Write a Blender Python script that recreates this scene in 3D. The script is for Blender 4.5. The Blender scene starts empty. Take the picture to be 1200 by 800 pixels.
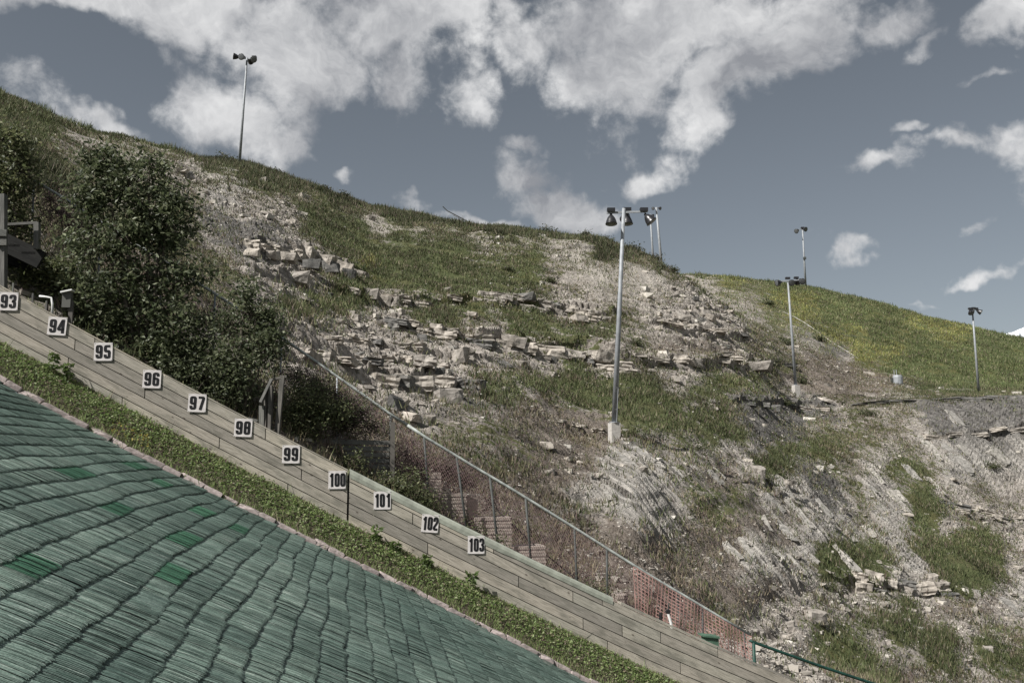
import bpy, bmesh, math, random
import numpy as np
from mathutils import Vector, Matrix

# ------------------------------------------------------------------ camera / world / sun
scene = bpy.context.scene
F = 1100.0
PITCH = math.radians(7.5)
FW = np.array([0, math.cos(PITCH), math.sin(PITCH)])
UP = np.array([0, -math.sin(PITCH), math.cos(PITCH)])
RI = np.array([1.0, 0, 0])
cam_data = bpy.data.cameras.new("camera")
cam = bpy.data.objects.new("camera", cam_data)
scene.collection.objects.link(cam)
cam_data.sensor_width = 36.0
cam_data.lens = 36.0 * F / 1200.0
cam_data.clip_start = 0.1
cam_data.clip_end = 30000
cam.location = (0, 0, 0)
cam.rotation_euler = (math.radians(90) + PITCH, 0, 0)
scene.camera = cam

SUN_DIR = Vector((-0.58, -0.46, 0.76)).normalized()      # towards the sun
SUN_EL = math.asin(SUN_DIR.z)
SUN_ROT = math.atan2(SUN_DIR.x, SUN_DIR.y)
sun_data = bpy.data.lights.new("sun", 'SUN')
sun_data.energy = 5.0
sun_data.angle = math.radians(0.5)
sun_data.color = (1.0, 0.97, 0.925)
sun = bpy.data.objects.new("sun", sun_data)
scene.collection.objects.link(sun)
sun.rotation_euler = SUN_DIR.to_track_quat('Z', 'Y').to_euler()

scene.view_settings.view_transform = 'Standard'
scene.view_settings.look = 'None'
scene.view_settings.exposure = 0.55
scene.view_settings.gamma = 1.0
scene.view_settings.use_curve_mapping = False


def ray(px, py):
    return FW + (px - 600.0) / F * RI + (400.0 - py) / F * UP


def at(px, py, d):
    return ray(px, py) * d


def build_world():
    w = bpy.data.worlds.new("World")
    scene.world = w
    w.use_nodes = True
    nt = w.node_tree
    N, L = nt.nodes, nt.links
    N.clear()
    out = N.new('ShaderNodeOutputWorld')
    sky = N.new('ShaderNodeTexSky')
    sky.sky_type = 'NISHITA'
    sky.sun_disc = False
    sky.sun_elevation = SUN_EL
    sky.sun_rotation = SUN_ROT
    sky.altitude = 1200
    sky.air_density = 1.0
    sky.dust_density = 1.2
    sky.ozone_density = 1.0
    hs = N.new('ShaderNodeHueSaturation')
    hs.inputs['Saturation'].default_value = 0.46
    hs.inputs['Hue'].default_value = 0.488
    hs.inputs['Value'].default_value = 0.84
    L.new(sky.outputs[0], hs.inputs['Color'])
    b1 = N.new('ShaderNodeBackground')
    b1.inputs[1].default_value = 0.050
    L.new(hs.outputs[0], b1.inputs[0])
    tc = N.new('ShaderNodeTexCoord')
    D = tc.outputs['Generated']

    def math_(op, a, b=None, c=None, clamp=False):
        n = N.new('ShaderNodeMath'); n.operation = op; n.use_clamp = clamp
        for i, v in enumerate((a, b, c)):
            if v is None: continue
            if isinstance(v, (int, float)): n.inputs[i].default_value = v
            else: L.new(v, n.inputs[i])
        return n.outputs[0]

    def noise(scale, detail, rough, vec, dist=0.0, lac=2.0):
        n = N.new('ShaderNodeTexNoise')
        n.inputs['Scale'].default_value = scale
        n.inputs['Detail'].default_value = detail
        n.inputs['Roughness'].default_value = rough
        n.inputs['Distortion'].default_value = dist
        L.new(vec, n.inputs['Vector'])
        return n
    # domain warp so that cloud edges are ragged
    wn = noise(5.0, 5, 0.6, D)
    sub = N.new('ShaderNodeVectorMath'); sub.operation = 'SUBTRACT'
    L.new(wn.outputs['Color'], sub.inputs[0]); sub.inputs[1].default_value = (0.5, 0.5, 0.5)
    sc = N.new('ShaderNodeVectorMath'); sc.operation = 'SCALE'
    L.new(sub.outputs[0], sc.inputs[0]); sc.inputs['Scale'].default_value = 0.16
    ad = N.new('ShaderNodeVectorMath'); ad.operation = 'ADD'
    L.new(D, ad.inputs[0]); L.new(sc.outputs[0], ad.inputs[1])
    W = ad.outputs[0]

    def blob(px, py, rx, ry, rot=0.0):
        d = ray(px, py)
        ln = np.linalg.norm(d)
        c = d / ln
        m = N.new('ShaderNodeMapping'); m.vector_type = 'TEXTURE'
        m.inputs['Location'].default_value = tuple(c)
        # image rotation: positive = clockwise on the picture
        m.inputs['Rotation'].default_value = (0, math.radians(rot), 0)
        m.inputs['Scale'].default_value = (rx / F / ln, 0.12, ry / F / ln)
        L.new(W, m.inputs['Vector'])
        v = N.new('ShaderNodeVectorMath'); v.operation = 'LENGTH'
        L.new(m.outputs[0], v.inputs[0])
        mr = N.new('ShaderNodeMapRange'); mr.interpolation_type = 'SMOOTHSTEP'
        L.new(v.outputs['Value'], mr.inputs[0])
        mr.inputs[1].default_value = 2.0; mr.inputs[2].default_value = 0.0
        mr.inputs[3].default_value = 0.0; mr.inputs[4].default_value = 1.0 if rx > 60 else (0.82 if rx > 30 else 0.64)
        return mr.outputs[0]
    blobs = [(170, 15, 230, 34, 0), (25, 100, 52, 50, 20), (255, 150, 95, 46, 18), (330, 70, 80, 75, 0),
             (480, 25, 110, 42, 0), (560, 108, 36, 36, 0), (450, 85, 50, 40, 30), (90, 150, 60, 20, 20),
             (800, 38, 170, 48, 0), (880, 95, 95, 40, -32), (835, 170, 45, 26, -35), (760, 205, 36, 17, -10),
             (645, 62, 55, 40, 0), (740, 100, 90, 45, 10), (1035, 30, 42, 24, -10), (1070, 66, 28, 12, -30), (600, 208, 40, 26, 10),
             (665, 245, 62, 26, 8), (500, 236, 22, 12, 0), (412, 203, 12, 10, 40), (610, 168, 26, 10, 0),
             (1028, 206, 46, 15, -14), (1105, 176, 42, 13, -6), (1180, 155, 32, 20, -20), (1170, 35, 36, 18, -40),
             (1142, 100, 22, 7, -35), (1132, 258, 20, 12, -30), (992, 304, 30, 9, -25), (1150, 311, 46, 9, -10),
             (1085, 349, 24, 6, -15), (620, 15, 40, 22, 0), (560, 262, 60, 10, 10), (1060, 165, 18, 7, 0),
             # beyond the frame the cloud field goes on
             (-260, 60, 240, 110, 0), (300, -220, 330, 90, 10), (900, -180, 240, 80, -10), (1450, 120, 160, 50, -15),
             (1700, -60, 240, 110, 0), (1500, 330, 120, 20, -5), (-600, 200, 200, 60, 10)]
    acc = None
    for b in blobs:
        o = blob(*b)
        acc = o if acc is None else math_('MAXIMUM', acc, o)
    for h in [(120, 96, 66, 30, 5), (400, 130, 40, 30, 20)]:
        o = blob(*h)
        acc = math_('SUBTRACT', acc, math_('MULTIPLY', o, 0.75), clamp=True)
    # scattered clouds over the rest of the sky (sides, behind, overhead)
    dn = N.new('ShaderNodeVectorMath'); dn.operation = 'DOT_PRODUCT'
    L.new(D, dn.inputs[0]); dn.inputs[1].default_value = tuple(FW)
    away = N.new('ShaderNodeMapRange'); away.interpolation_type = 'SMOOTHSTEP'
    L.new(dn.outputs['Value'], away.inputs[0])
    away.inputs[1].default_value = 0.80; away.inputs[2].default_value = 0.45
    gn = noise(2.2, 2, 0.5, W)
    gl = N.new('ShaderNodeMapRange'); gl.interpolation_type = 'SMOOTHSTEP'
    L.new(gn.outputs[0], gl.inputs[0]); gl.inputs[1].default_value = 0.45; gl.inputs[2].default_value = 0.68
    acc = math_('MAXIMUM', acc, math_('MULTIPLY', away.outputs[0], gl.outputs[0]))
    n1 = noise(9.0, 9, 0.62, D, 0.3)
    n2 = noise(34.0, 7, 0.65, D, 0.2)
    t = math_('ADD', math_('MULTIPLY', acc, 1.42), math_('MULTIPLY', math_('SUBTRACT', n1.outputs[0], 0.5), 2.0))
    t = math_('ADD', t, math_('MULTIPLY', math_('SUBTRACT', n2.outputs[0], 0.5), 1.3))
    cov = N.new('ShaderNodeMapRange'); cov.interpolation_type = 'SMOOTHSTEP'
    L.new(t, cov.inputs[0]); cov.inputs[1].default_value = 0.40; cov.inputs[2].default_value = 1.20
    cov.inputs[4].default_value = 0.96
    # cloud brightness: bulky parts grey below, bright rims
    n3 = noise(7.0, 9, 0.62, W, 0.25)
    cr = N.new('ShaderNodeValToRGB')
    cr.color_ramp.elements[0].position = 0.34; cr.color_ramp.elements[0].color = (0.27, 0.28, 0.305, 1)
    cr.color_ramp.elements[1].position = 0.64; cr.color_ramp.elements[1].color = (0.80, 0.80, 0.80, 1)
    L.new(n3.outputs[0], cr.inputs[0])
    b2 = N.new('ShaderNodeBackground'); b2.inputs[1].default_value = 0.74
    L.new(cr.outputs[0], b2.inputs[0])
    mix = N.new('ShaderNodeMixShader')
    L.new(cov.outputs[0], mix.inputs[0]); L.new(b1.outputs[0], mix.inputs[1]); L.new(b2.outputs[0], mix.inputs[2])
    L.new(mix.outputs[0], out.inputs[0])


build_world()

# ------------------------------------------------------------------ helpers
rng = np.random.default_rng(7)
random.seed(11)
COL = scene.collection


def tag(o, label=None, cat=None, group=None, kind=None):
    if label: o['label'] = label
    if cat: o['category'] = cat
    if group: o['group'] = group
    if kind: o['kind'] = kind
    return o


def link(name, me, parent=None, mat=None):
    if mat is not None and len(me.materials) == 0:
        me.materials.append(mat)
    o = bpy.data.objects.new(name, me)
    COL.objects.link(o)
    if parent is not None: o.parent = parent
    return o


def empty(name, loc, label=None, cat=None, group=None, kind=None):
    o = bpy.data.objects.new(name, None)
    o.empty_display_size = 0.3
    COL.objects.link(o)
    o.location = tuple(loc)
    return tag(o, label, cat, group, kind)


def mesh_np(name, V, faces_flat, nper, cols=None, smooth=False, extra=None, uv=None):
    """V (n,3); faces_flat int (m,nper)"""
    me = bpy.data.meshes.new(name)
    V = np.asarray(V, np.float32); Fc = np.asarray(faces_flat, np.int32)
    m = len(Fc)
    me.vertices.add(len(V)); me.vertices.foreach_set('co', V.ravel())
    me.loops.add(m * nper); me.loops.foreach_set('vertex_index', Fc.ravel())
    me.polygons.add(m)
    me.polygons.foreach_set('loop_start', np.arange(0, m * nper, nper, dtype=np.int32))
    me.polygons.foreach_set('loop_total', np.full(m, nper, np.int32))
    me.polygons.foreach_set('use_smooth', np.full(m, bool(smooth)))
    me.update(calc_edges=True)
    if cols is not None:
        a = me.attributes.new('col', 'FLOAT_COLOR', 'POINT')
        c = np.ones((len(V), 4), np.float32); c[:, :3] = cols
        a.data.foreach_set('color', c.ravel())
    if extra:
        for k, val in extra.items():
            a = me.attributes.new(k, 'FLOAT_COLOR', 'POINT')
            a.data.foreach_set('color', np.asarray(val, np.float32).ravel())
    if uv is not None:
        l = me.uv_layers.new(name='UVMap')
        l.data.foreach_set('uv', np.asarray(uv, np.float32)[Fc.ravel()].ravel())
    return me


class MB:
    """collects boxes, bars, tubes, lathes into ONE mesh"""
    def __init__(s): s.v = []; s.f = []

    def add(s, vs, fs):
        o = len(s.v); s.v += [tuple(map(float, v)) for v in vs]; s.f += [tuple(i + o for i in f) for f in fs]
        return s

    def box(s, c, size, ax=None):
        c = np.array(c, float)
        A = np.eye(3) if ax is None else np.array(ax, float)
        h = [np.array(A[i]) * size[i] / 2 for i in range(3)]
        vs = [c + sx * h[0] + sy * h[1] + sz * h[2] for sx in (-1, 1) for sy in (-1, 1) for sz in (-1, 1)]
        return s.add(vs, [(0, 1, 3, 2), (4, 6, 7, 5), (0, 4, 5, 1), (2, 3, 7, 6), (0, 2, 6, 4), (1, 5, 7, 3)])

    def bar(s, a, b, w, h, ref=(0, 0, 1)):
        a = np.array(a, float); b = np.array(b, float)
        x = b - a; ln = np.linalg.norm(x); x = x / ln
        y = np.cross(ref, x); y /= np.linalg.norm(y); z = np.cross(x, y)
        return s.box((a + b) / 2, (ln, w, h), (x, y, z))

    def tube(s, pts, r, n=8, cap=True):
        pts = [np.array(p, float) for p in pts]
        k = len(pts)
        rr = r if hasattr(r, '__len__') else [r] * k
        vs = []; fs = []
        for i, p in enumerate(pts):
            t = pts[min(i + 1, k - 1)] - pts[max(i - 1, 0)]; t /= (np.linalg.norm(t) + 1e-9)
            ref = np.array([0, 0, 1.0]) if abs(t[2]) < 0.9 else np.array([1.0, 0, 0])
            a = np.cross(t, ref); a /= np.linalg.norm(a); b = np.cross(t, a)
            for j in range(n):
                q = 2 * math.pi * j / n
                vs.append(p + rr[i] * (math.cos(q) * a + math.sin(q) * b))
        for i in range(k - 1):
            for j in range(n):
                fs.append((i * n + j, i * n + (j + 1) % n, (i + 1) * n + (j + 1) % n, (i + 1) * n + j))
        if cap:
            fs.append(tuple(range(n))[::-1]); fs.append(tuple((k - 1) * n + j for j in range(n)))
        return s.add(vs, fs)

    def lathe(s, base, axis, prof, n=16):
        """prof: list (dist along axis, radius)"""
        base = np.array(base, float); t = np.array(axis, float); t /= np.linalg.norm(t)
        ref = np.array([0, 0, 1.0]) if abs(t[2]) < 0.9 else np.array([1.0, 0, 0])
        a = np.cross(t, ref); a /= np.linalg.norm(a); b = np.cross(t, a)
        vs = []; fs = []
        for (h, r) in prof:
            for j in range(n):
                q = 2 * math.pi * j / n
                vs.append(base + t * h + r * (math.cos(q) * a + math.sin(q) * b))
        for i in range(len(prof) - 1):
            for j in range(n):
                fs.append((i * n + j, i * n + (j + 1) % n, (i + 1) * n + (j + 1) % n, (i + 1) * n + j))
        return s.add(vs, fs)

    def build(s, name, mat, parent=None, origin=None, smooth=False):
        V = np.array(s.v)
        if origin is None and parent is not None: origin = wloc(parent)
        if origin is None: origin = np.zeros(3)
        me = bpy.data.meshes.new(name)
        me.from_pydata([tuple(v) for v in V - np.array(origin)], [], s.f)
        bm = bmesh.new(); bm.from_mesh(me); bmesh.ops.recalc_face_normals(bm, faces=bm.faces); bm.to_mesh(me); bm.free()
        if smooth:
            for p in me.polygons: p.use_smooth = True
        o = link(name, me, parent, mat)
        if parent is None: o.location = tuple(origin)
        return o


def wloc(o):
    v = np.zeros(3)
    while o is not None:
        v += np.array(o.location); o = o.parent
    return v


# ---- noise in numpy
def _h(ix, iy, seed):
    h = (ix.astype(np.int64) * 374761393 + iy.astype(np.int64) * 668265263 + seed * 974711) & 0xffffffff
    h = ((h ^ (h >> 13)) * 1274126177) & 0xffffffff
    h = (h ^ (h >> 16)) & 0xffffffff
    return h.astype(np.float64) / 4294967295.0


def vnoise(x, y, seed=0):
    ix = np.floor(x); iy = np.floor(y); fx = x - ix; fy = y - iy
    fx = fx * fx * (3 - 2 * fx); fy = fy * fy * (3 - 2 * fy)
    a = _h(ix, iy, seed); b = _h(ix + 1, iy, seed); c = _h(ix, iy + 1, seed); d = _h(ix + 1, iy + 1, seed)
    return (a + (b - a) * fx) * (1 - fy) + (c + (d - c) * fx) * fy - 0.5


def fbm(x, y, seed=0, oct=4, gain=0.5):
    v = 0; a = 1.0; s = 0
    for o in range(oct):
        v = v + a * vnoise(x * 2 ** o + o * 17.3, y * 2 ** o - o * 9.1, seed + o); s += a; a *= gain
    return v / s


def cell(x, y, seed=0):
    """returns f1, random value of the nearest cell"""
    ix = np.floor(x); iy = np.floor(y)
    best = np.full(x.shape, 9.0); val = np.zeros(x.shape); sec = np.full(x.shape, 9.0)
    for dx in (-1, 0, 1):
        for dy in (-1, 0, 1):
            cx = ix + dx; cy = iy + dy
            qx = cx + _h(cx, cy, seed); qy = cy + _h(cx, cy, seed + 5)
            d = np.abs(x - qx) + np.abs(y - qy)
            m = d < best
            sec = np.where(m, best, np.minimum(sec, d))
            val = np.where(m, _h(cx, cy, seed + 9), val)
            best = np.where(m, d, best)
    return best, val, sec - best


def sstep(a, b, x):
    t = np.clip((x - a) / (b - a), 0, 1)
    return t * t * (3 - 2 * t)


# ------------------------------------------------------------------ materials
def mat(name, rough=0.8, base=(0.5, 0.5, 0.5), spec=0.3, metal=0.0):
    m = bpy.data.materials.new(name); m.use_nodes = True
    b = m.node_tree.nodes['Principled BSDF']
    b.inputs['Base Color'].default_value = (*base, 1)
    b.inputs['Roughness'].default_value = rough
    b.inputs['Specular IOR Level'].default_value = spec
    b.inputs['Metallic'].default_value = metal
    return m, m.node_tree, b


def nz(nt, scale, detail=4, rough=0.55, vec=None, dist=0.0):
    n = nt.nodes.new('ShaderNodeTexNoise')
    n.inputs['Scale'].default_value = scale; n.inputs['Detail'].default_value = detail
    n.inputs['Roughness'].default_value = rough; n.inputs['Distortion'].default_value = dist
    if vec is not None: nt.links.new(vec, n.inputs['Vector'])
    return n.outputs[0]


def ramp(nt, fac, stops):
    r = nt.nodes.new('ShaderNodeValToRGB')
    while len(r.color_ramp.elements) < len(stops): r.color_ramp.elements.new(0.5)
    for e, (p, c) in zip(r.color_ramp.elements, stops):
        e.position = p; e.color = (*c, 1) if len(c) == 3 else c
    nt.links.new(fac, r.inputs[0])
    return r.outputs[0]


def mixc(nt, fac, a, b, mode='MIX'):
    n = nt.nodes.new('ShaderNodeMix'); n.data_type = 'RGBA'; n.blend_type = mode
    for i, v in ((0, fac), (6, a), (7, b)):
        if isinstance(v, (int, float)): n.inputs[i].default_value = v
        elif isinstance(v, tuple): n.inputs[i].default_value = (*v, 1) if len(v) == 3 else v
        else: nt.links.new(v, n.inputs[i])
    return n.outputs[2]


def mth(nt, op, a, b=None, clamp=False):
    n = nt.nodes.new('ShaderNodeMath'); n.operation = op; n.use_clamp = clamp
    for i, v in enumerate((a, b)):
        if v is None: continue
        if isinstance(v, (int, float)): n.inputs[i].default_value = v
        else: nt.links.new(v, n.inputs[i])
    return n.outputs[0]


def mrange(nt, v, a, b, c=0.0, d=1.0, smooth=True):
    n = nt.nodes.new('ShaderNodeMapRange')
    if smooth: n.interpolation_type = 'SMOOTHSTEP'
    nt.links.new(v, n.inputs[0])
    for i, q in enumerate((a, b, c, d)): n.inputs[i + 1].default_value = q
    return n.outputs[0]


def bump(nt, b, h, strength=0.5, dist=0.05):
    n = nt.nodes.new('ShaderNodeBump'); n.inputs['Strength'].default_value = strength
    n.inputs['Distance'].default_value = dist
    nt.links.new(h, n.inputs['Height']); nt.links.new(n.outputs[0], b.inputs['Normal'])


def objcoord(nt, scale=(1, 1, 1), rot=(0, 0, 0), kind='Object'):
    tc = nt.nodes.new('ShaderNodeTexCoord'); m = nt.nodes.new('ShaderNodeMapping')
    m.inputs['Scale'].default_value = scale; m.inputs['Rotation'].default_value = rot
    nt.links.new(tc.outputs[kind], m.inputs['Vector'])
    return m.outputs[0]


def geo_pos(nt, scale=(1, 1, 1), rot=(0, 0, 0)):
    g = nt.nodes.new('ShaderNodeNewGeometry'); m = nt.nodes.new('ShaderNodeMapping')
    m.inputs['Scale'].default_value = scale; m.inputs['Rotation'].default_value = rot
    nt.links.new(g.outputs['Position'], m.inputs['Vector'])
    return m.outputs[0]


def orand(nt):
    return nt.nodes.new('ShaderNodeObjectInfo').outputs['Random']


def attr_mat(name, rough=0.75, spec=0.25, transl=0.0, gain=1.0):
    m, nt, b = mat(name, rough, spec=spec)
    a = nt.nodes.new('ShaderNodeAttribute'); a.attribute_name = 'col'
    c = a.outputs['Color']
    nt.links.new(c, b.inputs['Base Color'])
    if transl > 0:
        t = nt.nodes.new('ShaderNodeBsdfTranslucent'); nt.links.new(c, t.inputs[0])
        mx = nt.nodes.new('ShaderNodeMixShader'); mx.inputs[0].default_value = transl
        o = nt.nodes['Material Output']
        nt.links.new(b.outputs[0], mx.inputs[1]); nt.links.new(t.outputs[0], mx.inputs[2]); nt.links.new(mx.outputs[0], o.inputs[0])
    return m


M = {}
M['leaf'] = attr_mat('leaf', 0.5, 0.4, 0.45)
M['grass'] = attr_mat('grass_blade', 0.7, 0.2, 0.2)
M['stone_bits'] = attr_mat('loose_stone', 0.9, 0.2)


def make_wood(name, c0, c1, c2, scale=1.0, stain=True):
    """uv: u along the board (m), v across (m)"""
    m, nt, b = mat(name, 0.8, spec=0.2)
    tc = nt.nodes.new('ShaderNodeTexCoord'); mp = nt.nodes.new('ShaderNodeMapping')
    nt.links.new(tc.outputs['UV'], mp.inputs[0]); mp.inputs['Scale'].default_value = (1.2, 26, 1)
    r = orand(nt)
    comb = nt.nodes.new('ShaderNodeCombineXYZ')
    nt.links.new(mth(nt, 'MULTIPLY', r, 57.0), comb.inputs[0]); nt.links.new(mth(nt, 'MULTIPLY', r, 91.0), comb.inputs[1])
    nt.links.new(comb.outputs[0], mp.inputs['Location'])
    g = nz(nt, 3.0, 6, 0.65, mp.outputs[0], 0.6)
    col = ramp(nt, g, [(0.30, c0), (0.5, c1), (0.72, c2)])
    tint = ramp(nt, r, [(0.0, (0.66, 0.66, 0.66)), (0.4, (0.98, 0.96, 0.93)), (0.7, (0.84, 0.86, 0.84)), (1.0, (1.15, 1.12, 1.05))])
    col = mixc(nt, 1.0, col, tint, 'MULTIPLY')
    # weather stains and knots
    mp2 = nt.nodes.new('ShaderNodeMapping'); nt.links.new(tc.outputs['UV'], mp2.inputs[0])
    mp2.inputs['Scale'].default_value = (1.0, 3.0, 1); nt.links.new(comb.outputs[0], mp2.inputs['Location'])
    s = nz(nt, 1.6, 5, 0.6, mp2.outputs[0])
    col = mixc(nt, mrange(nt, s, 0.46, 0.70, 0, 0.75), col, (c0[0] * 0.75, c0[1] * 0.78, c0[2] * 0.76))
    vo = nt.nodes.new('ShaderNodeTexVoronoi'); vo.inputs['Scale'].default_value = 2.6
    mp3 = nt.nodes.new('ShaderNodeMapping'); nt.links.new(tc.outputs['UV'], mp3.inputs[0])
    mp3.inputs['Scale'].default_value = (1.0, 1.9, 1); nt.links.new(comb.outputs[0], mp3.inputs['Location'])
    nt.links.new(mp3.outputs[0], vo.inputs['Vector'])
    kn = mrange(nt, vo.outputs['Distance'], 0.045, 0.11, 0.85, 0.0)
    col = mixc(nt, kn, col, (0.07, 0.055, 0.045))
    nt.links.new(col, b.inputs['Base Color'])
    bump(nt, b, g, 0.5, 0.008)
    return m


M['wall_wood'] = make_wood('weathered_plank', (0.19, 0.175, 0.15), (0.37, 0.34, 0.295), (0.54, 0.505, 0.45))
M['dark_wood'] = make_wood('dark_plank', (0.065, 0.062, 0.057), (0.13, 0.122, 0.112), (0.21, 0.20, 0.18))
M['shade_wood'] = make_wood('shaded_plank', (0.009, 0.009, 0.009), (0.018, 0.018, 0.017), (0.034, 0.033, 0.031))  # platform stringers and treads: their shade is put into the near-black wood colour
M['grey_wood'] = make_wood('grey_post', (0.09, 0.09, 0.085), (0.15, 0.148, 0.14), (0.24, 0.235, 0.22))


def simple(name, base, rough=0.6, metal=0.0, var=0.25, scale=8.0, spec=0.3, bumpd=0.0):
    m, nt, b = mat(name, rough, base, spec, metal)
    n = nz(nt, scale, 5, 0.6, objcoord(nt))
    lo = tuple(c * (1 - var) for c in base); hi = tuple(min(1, c * (1 + var)) for c in base)
    nt.links.new(ramp(nt, n, [(0.3, lo), (0.7, hi)]), b.inputs['Base Color'])
    if bumpd: bump(nt, b, n, 0.6, bumpd)
    return m


M['galv'] = simple('galvanised_steel', (0.27, 0.285, 0.30), 0.6, 0.2, 0.2, 3)
M['rail_paint'] = simple('worn_green_grey_rail', (0.31, 0.33, 0.31), 0.55, 0.0, 0.45, 6)
M['dark_steel'] = simple('dark_fence_steel', (0.055, 0.058, 0.055), 0.65, 0.0, 0.35, 9)
M['wire'] = simple('rusty_fence_wire', (0.22, 0.145, 0.14), 0.7, 0.2, 0.3, 5)
M['black'] = simple('black_lamp_housing', (0.018, 0.018, 0.02), 0.35, 0.0, 0.3, 5, 0.5)
M['glass'] = simple('lamp_lens', (0.10, 0.105, 0.11), 0.2, 0.0, 0.1, 5, 0.6)
M['concrete'] = simple('concrete', (0.42, 0.40, 0.37), 0.9, 0, 0.22, 9, 0.2, 0.01)
M['white_paint'] = simple('white_paint', (0.72, 0.72, 0.70), 0.6, 0, 0.08, 6)
M['sign_face'] = simple('sign_face', (0.60, 0.565, 0.55), 0.55, 0, 0.17, 11)
M['ink'] = simple('black_lettering', (0.012, 0.012, 0.013), 0.5, 0, 0.2, 6)
M['green_paint'] = simple('green_paint', (0.012, 0.045, 0.034), 0.5, 0, 0.4, 7)
M['green_box'] = simple('faded_green_box', (0.07, 0.13, 0.09), 0.6, 0, 0.3, 7)
M['orange_net'] = simple('faded_orange_net', (0.36, 0.215, 0.19), 0.6, 0, 0.3, 3)
M['cap'] = simple('mossy_coping', (0.30, 0.315, 0.265), 0.75, 0, 0.28, 5, 0.2, 0.01)
M['bark'] = simple('bark', (0.10, 0.085, 0.07), 0.9, 0, 0.35, 14, 0.2, 0.01)
M['edging'] = simple('edging_stone', (0.34, 0.29, 0.275), 0.9, 0, 0.35, 5, 0.2, 0.02)
M['block'] = simple('pale_block', (0.36, 0.31, 0.27), 0.9, 0, 0.2, 9, 0.2, 0.01)


def rock_mat(name, lo, mid, hi):
    m, nt, b = mat(name, 0.92, spec=0.2)
    v = geo_pos(nt)
    n = nz(nt, 3.2, 8, 0.62, v, 0.3)
    col = ramp(nt, n, [(0.30, lo), (0.48, mid), (0.68, hi)])
    col = mixc(nt, 0.9, col, ramp(nt, orand(nt), [(0, (0.75, 0.75, 0.75)), (1, (1.12, 1.1, 1.06))]), 'MULTIPLY')
    st = nz(nt, 2.0, 5, 0.6, geo_pos(nt, (0.6, 0.6, 7)))
    col = mixc(nt, mrange(nt, st, 0.52, 0.64, 0, 0.5), col, tuple(c * 0.55 for c in mid))
    nt.links.new(col, b.inputs['Base Color'])
    bump(nt, b, n, 0.9, 0.06)
    return m


M['rock'] = rock_mat('pale_rock', (0.15, 0.136, 0.12), (0.31, 0.283, 0.252), (0.46, 0.425, 0.385))
M['rock_dark'] = rock_mat('dark_rock', (0.06, 0.06, 0.058), (0.12, 0.118, 0.112), (0.22, 0.21, 0.2))


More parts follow.
